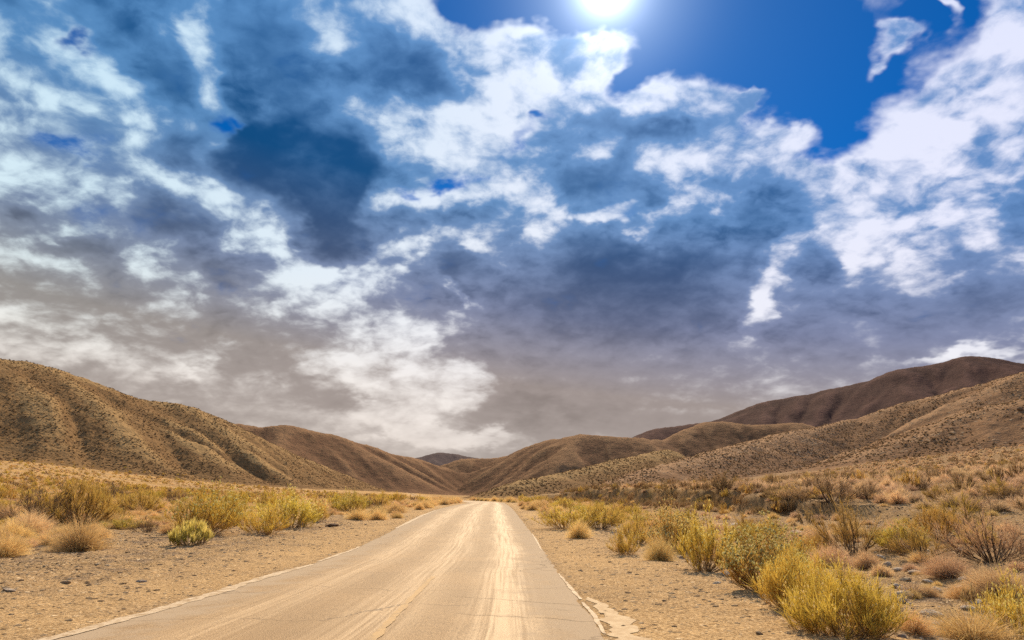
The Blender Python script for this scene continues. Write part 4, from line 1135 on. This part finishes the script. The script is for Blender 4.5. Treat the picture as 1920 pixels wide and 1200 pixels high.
# ------------------------------------------------------------------ what nobody could count: instanced masses
def scatter(name, pts, scales, rots, picks, sources, label, cat):
    """one stuff object: points with instances of the source meshes"""
    V = np.array(pts, np.float32); n = len(V)
    me = bpy.data.meshes.new(name); me.vertices.add(n); me.vertices.foreach_set('co', V.ravel())
    a = me.attributes.new('sc', 'FLOAT_VECTOR', 'POINT'); a.data.foreach_set('vector', np.asarray(scales, np.float32).ravel())
    a = me.attributes.new('ro', 'FLOAT_VECTOR', 'POINT'); a.data.foreach_set('vector', np.asarray(rots, np.float32).ravel())
    a = me.attributes.new('pk', 'INT', 'POINT'); a.data.foreach_set('value', np.asarray(picks, np.int32))
    o = link(name, me); props(o, label, cat, kind='stuff')
    c = bpy.data.collections.new(name + '_sources')
    for k, sm in enumerate(sources): c.objects.link(bpy.data.objects.new('%s_source_%02d' % (name, k), sm))
    g = bpy.data.node_groups.new(name + '_scatter', 'GeometryNodeTree')
    g.interface.new_socket('Geometry', in_out='INPUT', socket_type='NodeSocketGeometry')
    g.interface.new_socket('Geometry', in_out='OUTPUT', socket_type='NodeSocketGeometry')
    nd, lk = g.nodes, g.links
    gi = nd.new('NodeGroupInput'); go = nd.new('NodeGroupOutput')
    ci = nd.new('GeometryNodeCollectionInfo'); ci.inputs['Collection'].default_value = c
    ci.inputs['Separate Children'].default_value = True; ci.inputs['Reset Children'].default_value = True
    ip = nd.new('GeometryNodeInstanceOnPoints'); ip.inputs['Pick Instance'].default_value = True
    def attr(nm, ty):
        q = nd.new('GeometryNodeInputNamedAttribute'); q.data_type = ty; q.inputs['Name'].default_value = nm
        return [s for s in q.outputs if s.enabled and s.name == 'Attribute'][0]
    lk.new(gi.outputs[0], ip.inputs['Points']); lk.new(ci.outputs[0], ip.inputs['Instance'])
    lk.new(attr('pk', 'INT'), ip.inputs['Instance Index'])
    lk.new(attr('ro', 'FLOAT_VECTOR'), ip.inputs['Rotation'])
    lk.new(attr('sc', 'FLOAT_VECTOR'), ip.inputs['Scale'])
    lk.new(ip.outputs[0], go.inputs[0])
    md = o.modifiers.new('scatter', 'NODES'); md.node_group = g
    return o

rg = np.random.default_rng(77)
def occ_mask(x, y):
    m = np.ones(len(x), bool)
    for a, b, c in OCC: m &= (x - a) ** 2 + (y - b) ** 2 > (c * .7) ** 2
    return m
def wedge(n, r0, r1, a0, a1, power):
    """points in a wedge; power 2 = even on the ground, 0 = even in the picture"""
    u = rg.random(n); a = rg.uniform(R(a0), R(a1), n)
    r = r0 * (r1 / r0) ** u if power == 0 else (r0 ** power + u * (r1 ** power - r0 ** power)) ** (1 / power)
    return r * np.sin(a), r * np.cos(a)
def masses(name, x, y, kinds, weights, smin, smax, label, cat, flat=(.8, 1.2), sink=.02, minscale=None):
    z, g = terrain(x, y)
    n = len(x)
    s = rg.uniform(smin, smax, n) if minscale is None else minscale
    sc = np.stack([s, s, s * rg.uniform(*flat, n)], -1)
    ro = np.stack([rg.normal(size=n) * .06, rg.normal(size=n) * .06, rg.uniform(0, 6.283, n)], -1)
    z = z + 0; pk = rg.choice(len(kinds), n, p=np.array(weights) / sum(weights))
    src = [k if isinstance(k, bpy.types.Mesh) else parts_of(k)['foliage'] for k in kinds]
    return scatter(name, np.stack([x, y, z - sink], -1), sc, ro, pk, src, label, cat)

# far belt on the left, out to the foot of the hills
x, y = wedge(12500, 60, 420, -60, 1, 1.1)
d = on_road(x, y); g_ = terrain(x, y)[1]
m = (x < left_edge(y) - 5) & (d > 5) & (g_ < 2.5)
masses('distant_scrub', x[m], y[m], ['far_olive', 'far_green', 'far_brown', 'gold_a', 'cushion_c'], [2.5, .8, 1, 6, 3], .5, 1.15, 'continuous low olive and golden scrub covering the flat left of the road', 'scrub')
# low golden grass under the near bushes on the left
x, y = wedge(7500, 20, 110, -60, -2, 1.2)
d = on_road(x, y)
gap = np.array([gravel_gap(a, b) for a, b in zip(x, y)])
m = (x < left_edge(y) - 3.5 - np.maximum(0, 60 - y) * .17) & ~gap & (fbm(x * .12, y * .12, 2, 5) > -.15)
masses('dry_grass', x[m], y[m], ['gold_a', 'gold_b', 'cushion_c', 'tan_b'], [3, 3, 1, 2], .3, .75, 'low golden grass between the bushes left of the road', 'grass')
# right fan
x, y = wedge(17000, 32, 330, 4, 60, 1.1)
lim = np.interp(y, [0, 20, 45, 75, 110, 150, 400], [25, 24, 19, 16.0, 14, 13.5, 30])
m = (x > lim) & (terrain(x, y)[1] < 4) & (fbm(x * .22, y * .22, 3, 25) > -.22)
for a, b in FAN:
    m &= (x - a) ** 2 + (y - b) ** 2 > .5
masses('distant_cushion_scrub', x[m], y[m], ['cushion_a', 'cushion_b', 'cushion_c', 'far_brown', 'far_olive'], [5, 4, 2, 1.2, .15], .45, 1.15, 'crowd of tan cushion scrub spreading up the slope on the right', 'scrub')
# wash and bank
x, y = wedge(2200, 14, 140, 4, 60, 1.2)
lim = np.interp(y, [0, 20, 45, 75, 110, 150, 400], [28, 27, 21, 17.0, 15, 14.5, 30])
m = (x < lim) & (x > right_edge(y) + 4.5) & occ_mask(x, y)
masses('wash_scrub', x[m], y[m], ['gold_b', 'cushion_a', 'cushion_c', 'far_brown'], [2, 2, 2, .6], .2, .7, 'thin dry growth between the stones of the wash', 'scrub')
# brush hanging on the face and lip of the cut bank
n = 520; y = 42 + 84 * rg.random(n)
x = road_mid(y) * 0 + np.interp(y, [-400, 0, 60, 150], [-1.5, -1.1, -1.3, -3.5]) + np.interp(y, [-50, 0, 20, 45, 75, 110, 150], [27, 26, 22, 17.5, 14.0, 11.5, 11]) + rg.normal(size=n) * 1.3 + .8
masses('bank_brush', x, y, ['far_brown', 'bare_a', 'cushion_b', 'far_olive'], [5, 1.5, 2, 1], .3, .8, 'dark dry brush clinging to the face of the cut bank', 'scrub')
# scrub on the hillsides
def blob_mesh(name, mat, seed, k=9):
    rng = np.random.default_rng(seed)
    S = Soup(); n = 34; th, ph = dome_dirs(rng, n, 88, .6)
    e = np.stack([np.sin(th) * np.cos(ph), np.sin(th) * np.sin(ph), np.cos(th) * .8 + .05], -1) * .55 * (1 + .25 * rng.normal(size=(n, 1)))
    ribbons(S, rng, e * .12, unit(e), np.linalg.norm(e, axis=1), np.full(n, .26), rng.normal(size=(n, 3)) * .15, 1)
    return S.mesh(name, mat)
L_HD = leaf_material('hill_scrub_dark', (0.055, 0.034, 0.017), (0.11, 0.068, 0.032), (0.20, 0.125, 0.06), .3)
L_HT = leaf_material('hill_scrub_tan', (0.10, 0.06, 0.03), (0.24, 0.15, 0.075), (0.42, 0.28, 0.15), .35)
B_ = [blob_mesh('hill_scrub_dark', L_HD, 1), blob_mesh('hill_scrub_tan', L_HT, 2)]
x, y = wedge(200000, 90, 760, -55, 55, 1.3)
z, g_ = terrain(x, y)
m = (g_ > 1.0) & (fbm(x * .02, y * .02, 3, 15) + .35 * rg.random(len(x)) > -.02)
x, y = x[m], y[m]
masses('hillside_scrub', x, y, B_, [5, 3.5], .35, 1.05, 'countless low bushes speckling the hillsides', 'scrub', sink=.05)

# ------------------------------------------------------------------ rocks
def rock_material(name, a, b, c_):
    m, N = new_mat(name)
    pos = N.n('ShaderNodeTexCoord').outputs['Object']
    ob = N.n('ShaderNodeObjectInfo').outputs['Random']
    n = N.noise(pos, 3.5, 5, .65); f = N.noise(pos, 22, 4, .7)
    c = N.mix(ob, a, b); c = N.mix(N.smooth(n, .4, .65), c, c_)
    c = N.mix(N.lin(f, .3, .7), N.mix(.45, c, (.08, .06, .04)), c)
    finish(N, c, .9, N.n('ShaderNodeBump', ins={'Height': N.m('MULTIPLY', f, .08), 'Distance': .5}).outputs[0], .15)
    return m
M_PALE = rock_material('pale_rock', (0.66, 0.50, 0.36), (0.48, 0.34, 0.23), (0.80, 0.66, 0.50))
M_PEB = rock_material('pebble_stone', (0.36, 0.22, 0.11), (0.85, 0.62, 0.38), (0.55, 0.36, 0.19))
M_DARK = rock_material('dark_rock', (0.16, 0.095, 0.05), (0.20, 0.12, 0.065), (0.25, 0.15, 0.085))

def rock_mesh(name, mat, seed, sub=1, flat=.6, noise_=.28, smooth=False):
    import bmesh
    bm = bmesh.new(); bmesh.ops.create_icosphere(bm, subdivisions=sub, radius=.5)
    rng = np.random.default_rng(seed); k = rng.normal(size=(7, 3)); k = unit(k); off = .28 + .16 * rng.random(7)
    for v in bm.verts:
        p = np.array(v.co)
        for q, o_ in zip(k, off):      # cleave with a few planes
            dd = p @ q
            if dd > o_: p = p - q * (dd - o_) * .85
        p = p * (1 + noise_ * .35 * rng.normal()) * np.array([1, .78, flat])
        v.co = p
    me = bpy.data.meshes.new(name); bm.to_mesh(me); bm.free(); me.materials.append(mat)
    return me
M_BRN = rock_material('brown_pebble', (0.22, 0.125, 0.06), (0.38, 0.24, 0.13), (0.30, 0.18, 0.09))
PEB = [rock_mesh('pebble', M_PEB if s < 4 else M_BRN, s, 1, .5 + .06 * s) for s in range(6)]
x1, y1 = wedge(115000, 5.5, 48, -60, 60, .8)
d = on_road(x1, y1)
keep = (d > .05) & (rg.random(len(x1)) < np.clip(.22 + d * .13 + .35 * fbm(x1 * .4, y1 * .4, 2, 3), .05, 1)) & (d < 22)
x1, y1 = x1[keep], y1[keep]
sz = np.clip(rg.lognormal(-3.45, .55, len(x1)), 0.012, .11) * (1 + .03 * np.hypot(x1, y1))
masses('gravel', x1, y1, PEB, [1] * 6, 0, 0, 'loose gravel and small stones strewn over both shoulders', 'gravel', flat=(.35, .7), sink=.004, minscale=sz)
x1, y1 = wedge(7400, 7, 60, 12, 60, .9)
d = on_road(x1, y1); m = (d > 3.6) & (d < 24) & (fbm(x1 * .5, y1 * .5, 3, 44) > -.10)
x1, y1 = x1[m], y1[m]
masses('wash_stones', x1, y1, [rock_mesh('stone', M_PALE, 40 + s, 1, .55) for s in range(4)] + PEB[:3], [1] * 7, 0, 0, 'mixed pale and brown stones covering the dry wash', 'stones', flat=(.6, 1.0), sink=.01, minscale=np.clip(rg.lognormal(-2.65, .5, len(x1)), .03, .32))

RK = [rock_mesh('rock', M_PALE, 60 + s, 2, .5 + .08 * s, .10) for s in range(5)]
def rock_px(px, py, wpx, hpx, label, mat=None, group=None, k=[0]):
    x, y, z = place_px(px, py); depth = y * CT + (z - CAM_H) * ST
    w = wpx * depth / 1280.; h_ = hpx * depth / 1280.
    me = RK[k[0] % 5]; k[0] += 1
    if mat is not None: me = me.copy(); me.materials[0] = mat
    o = link('rock', me); o.location = (x, y + w * .3, z + h_ * .15)
    o.rotation_euler = (prng.uniform(-.15, .15), prng.uniform(-.2, .2), prng.uniform(-.5, .5)); o.scale = (w, w, h_ * 1.1)
    props(o, label, 'rock', group)
    OCC.append((x, y, w * .5))
rock_px(618, 988, 34, 15, 'dark brown rounded rock lying on the left shoulder beside the green bushes', M_DARK)
for px, py, w, h_, lab in [
    (1706, 1122, 62, 26, 'large pale pinkish rock right of the largest shrub'),
    (1824, 1146, 34, 17, 'pale rock with a flat face below the small thin tan tuft'),
    (1742, 1184, 60, 20, 'long white slab low in the wash near the bottom edge'),
    (1700, 1112, 30, 18, 'tilted rock leaning on the large pale pinkish rock'),
    (1765, 1172, 30, 14, 'white stone touching the upper end of the long white slab'),
    (1696, 1196, 22, 14, 'rounded white stone at the right foot of the largest shrub'),
    (1384, 990, 34, 18, 'pale boulder under the bank left of the upright twiggy shrub'),
    (1352, 988, 24, 14, 'pinkish boulder behind the tall dense green shrub'),
    (1410, 988, 22, 12, 'small pale boulder right of the pale boulder under the bank'),
    (1498, 1000, 26, 12, 'flat tan boulder in the wash left of the upright twiggy shrub'),
    (1704, 1090, 26, 12, 'brown stone on top of the stone pile'),
    (1722, 1076, 28, 12, 'whitest stone in the middle of the stone pile'),
    (1690, 1070, 24, 11, 'pale stone at the upper end of the stone pile'),
    (1745, 1094, 24, 11, 'grey stone at the right end of the stone pile'),
    (1660, 1082, 22, 10, 'brown stone at the left end of the stone pile'),
    (1838, 1132, 46, 14, 'long flat rock in front of the tan tuft at the right'),
    (1864, 1086, 22, 10, 'white stone between the two pale tan tufts at the right edge'),
    (1378, 1028, 16, 9, 'small pale stone between the two tall shrubs on the right'),
    (1425, 1190, 16, 9, 'lone brown stone on the right shoulder near the bottom edge'),
    (1346, 1095, 17, 9, 'pinkish stone on the right shoulder left of the cream tipped shrub'),
    (262, 1092, 22, 9, 'pale flat stone on the left shoulder'),
    (10, 1110, 30, 10, 'pale stone at the left edge of the shoulder'),
    (120, 1094, 24, 10, 'brown stone on the left shoulder below the orange tan tuft'),
    (1916, 770, 12, 12, 'dark red boulder high on the slope at the right edge')]:
    rock_px(px, py, w, h_, lab, M_DARK if 'dark' in lab else (M_PEB if 'brown' in lab else None))
# more stones one can pick out in the wash and on the shoulders
for k in range(70):
    while True:
        y = 7 + 25 * cr.random(); x = float(right_edge(np.array(y))) + cr.uniform(3.2, 16)
        if in_view(x, y) and free(x, y, .2): break
    w = cr.uniform(.12, .36); me = RK[k % 5]
    o = link('rock', me); o.location = (x, y, float(terrain(x, y)[0]) + w * .12); o.rotation_euler = (cr.uniform(-.3, .3), cr.uniform(-.3, .3), cr.uniform(0, 6.28)); o.scale = (w * cr.uniform(.9, 1.5), w, w * cr.uniform(.6, 1))
    props(o, 'loose pale stone lying ' + ZR[zone(y, 14, 22)].replace('far end of the wash towards the road bend', 'wash near the foot of the cut bank').replace('near end', 'nearest part'), 'rock', 'loose stones ' + str(['nearest', 'in the middle', 'near the bank'][zone(y, 14, 22)]))
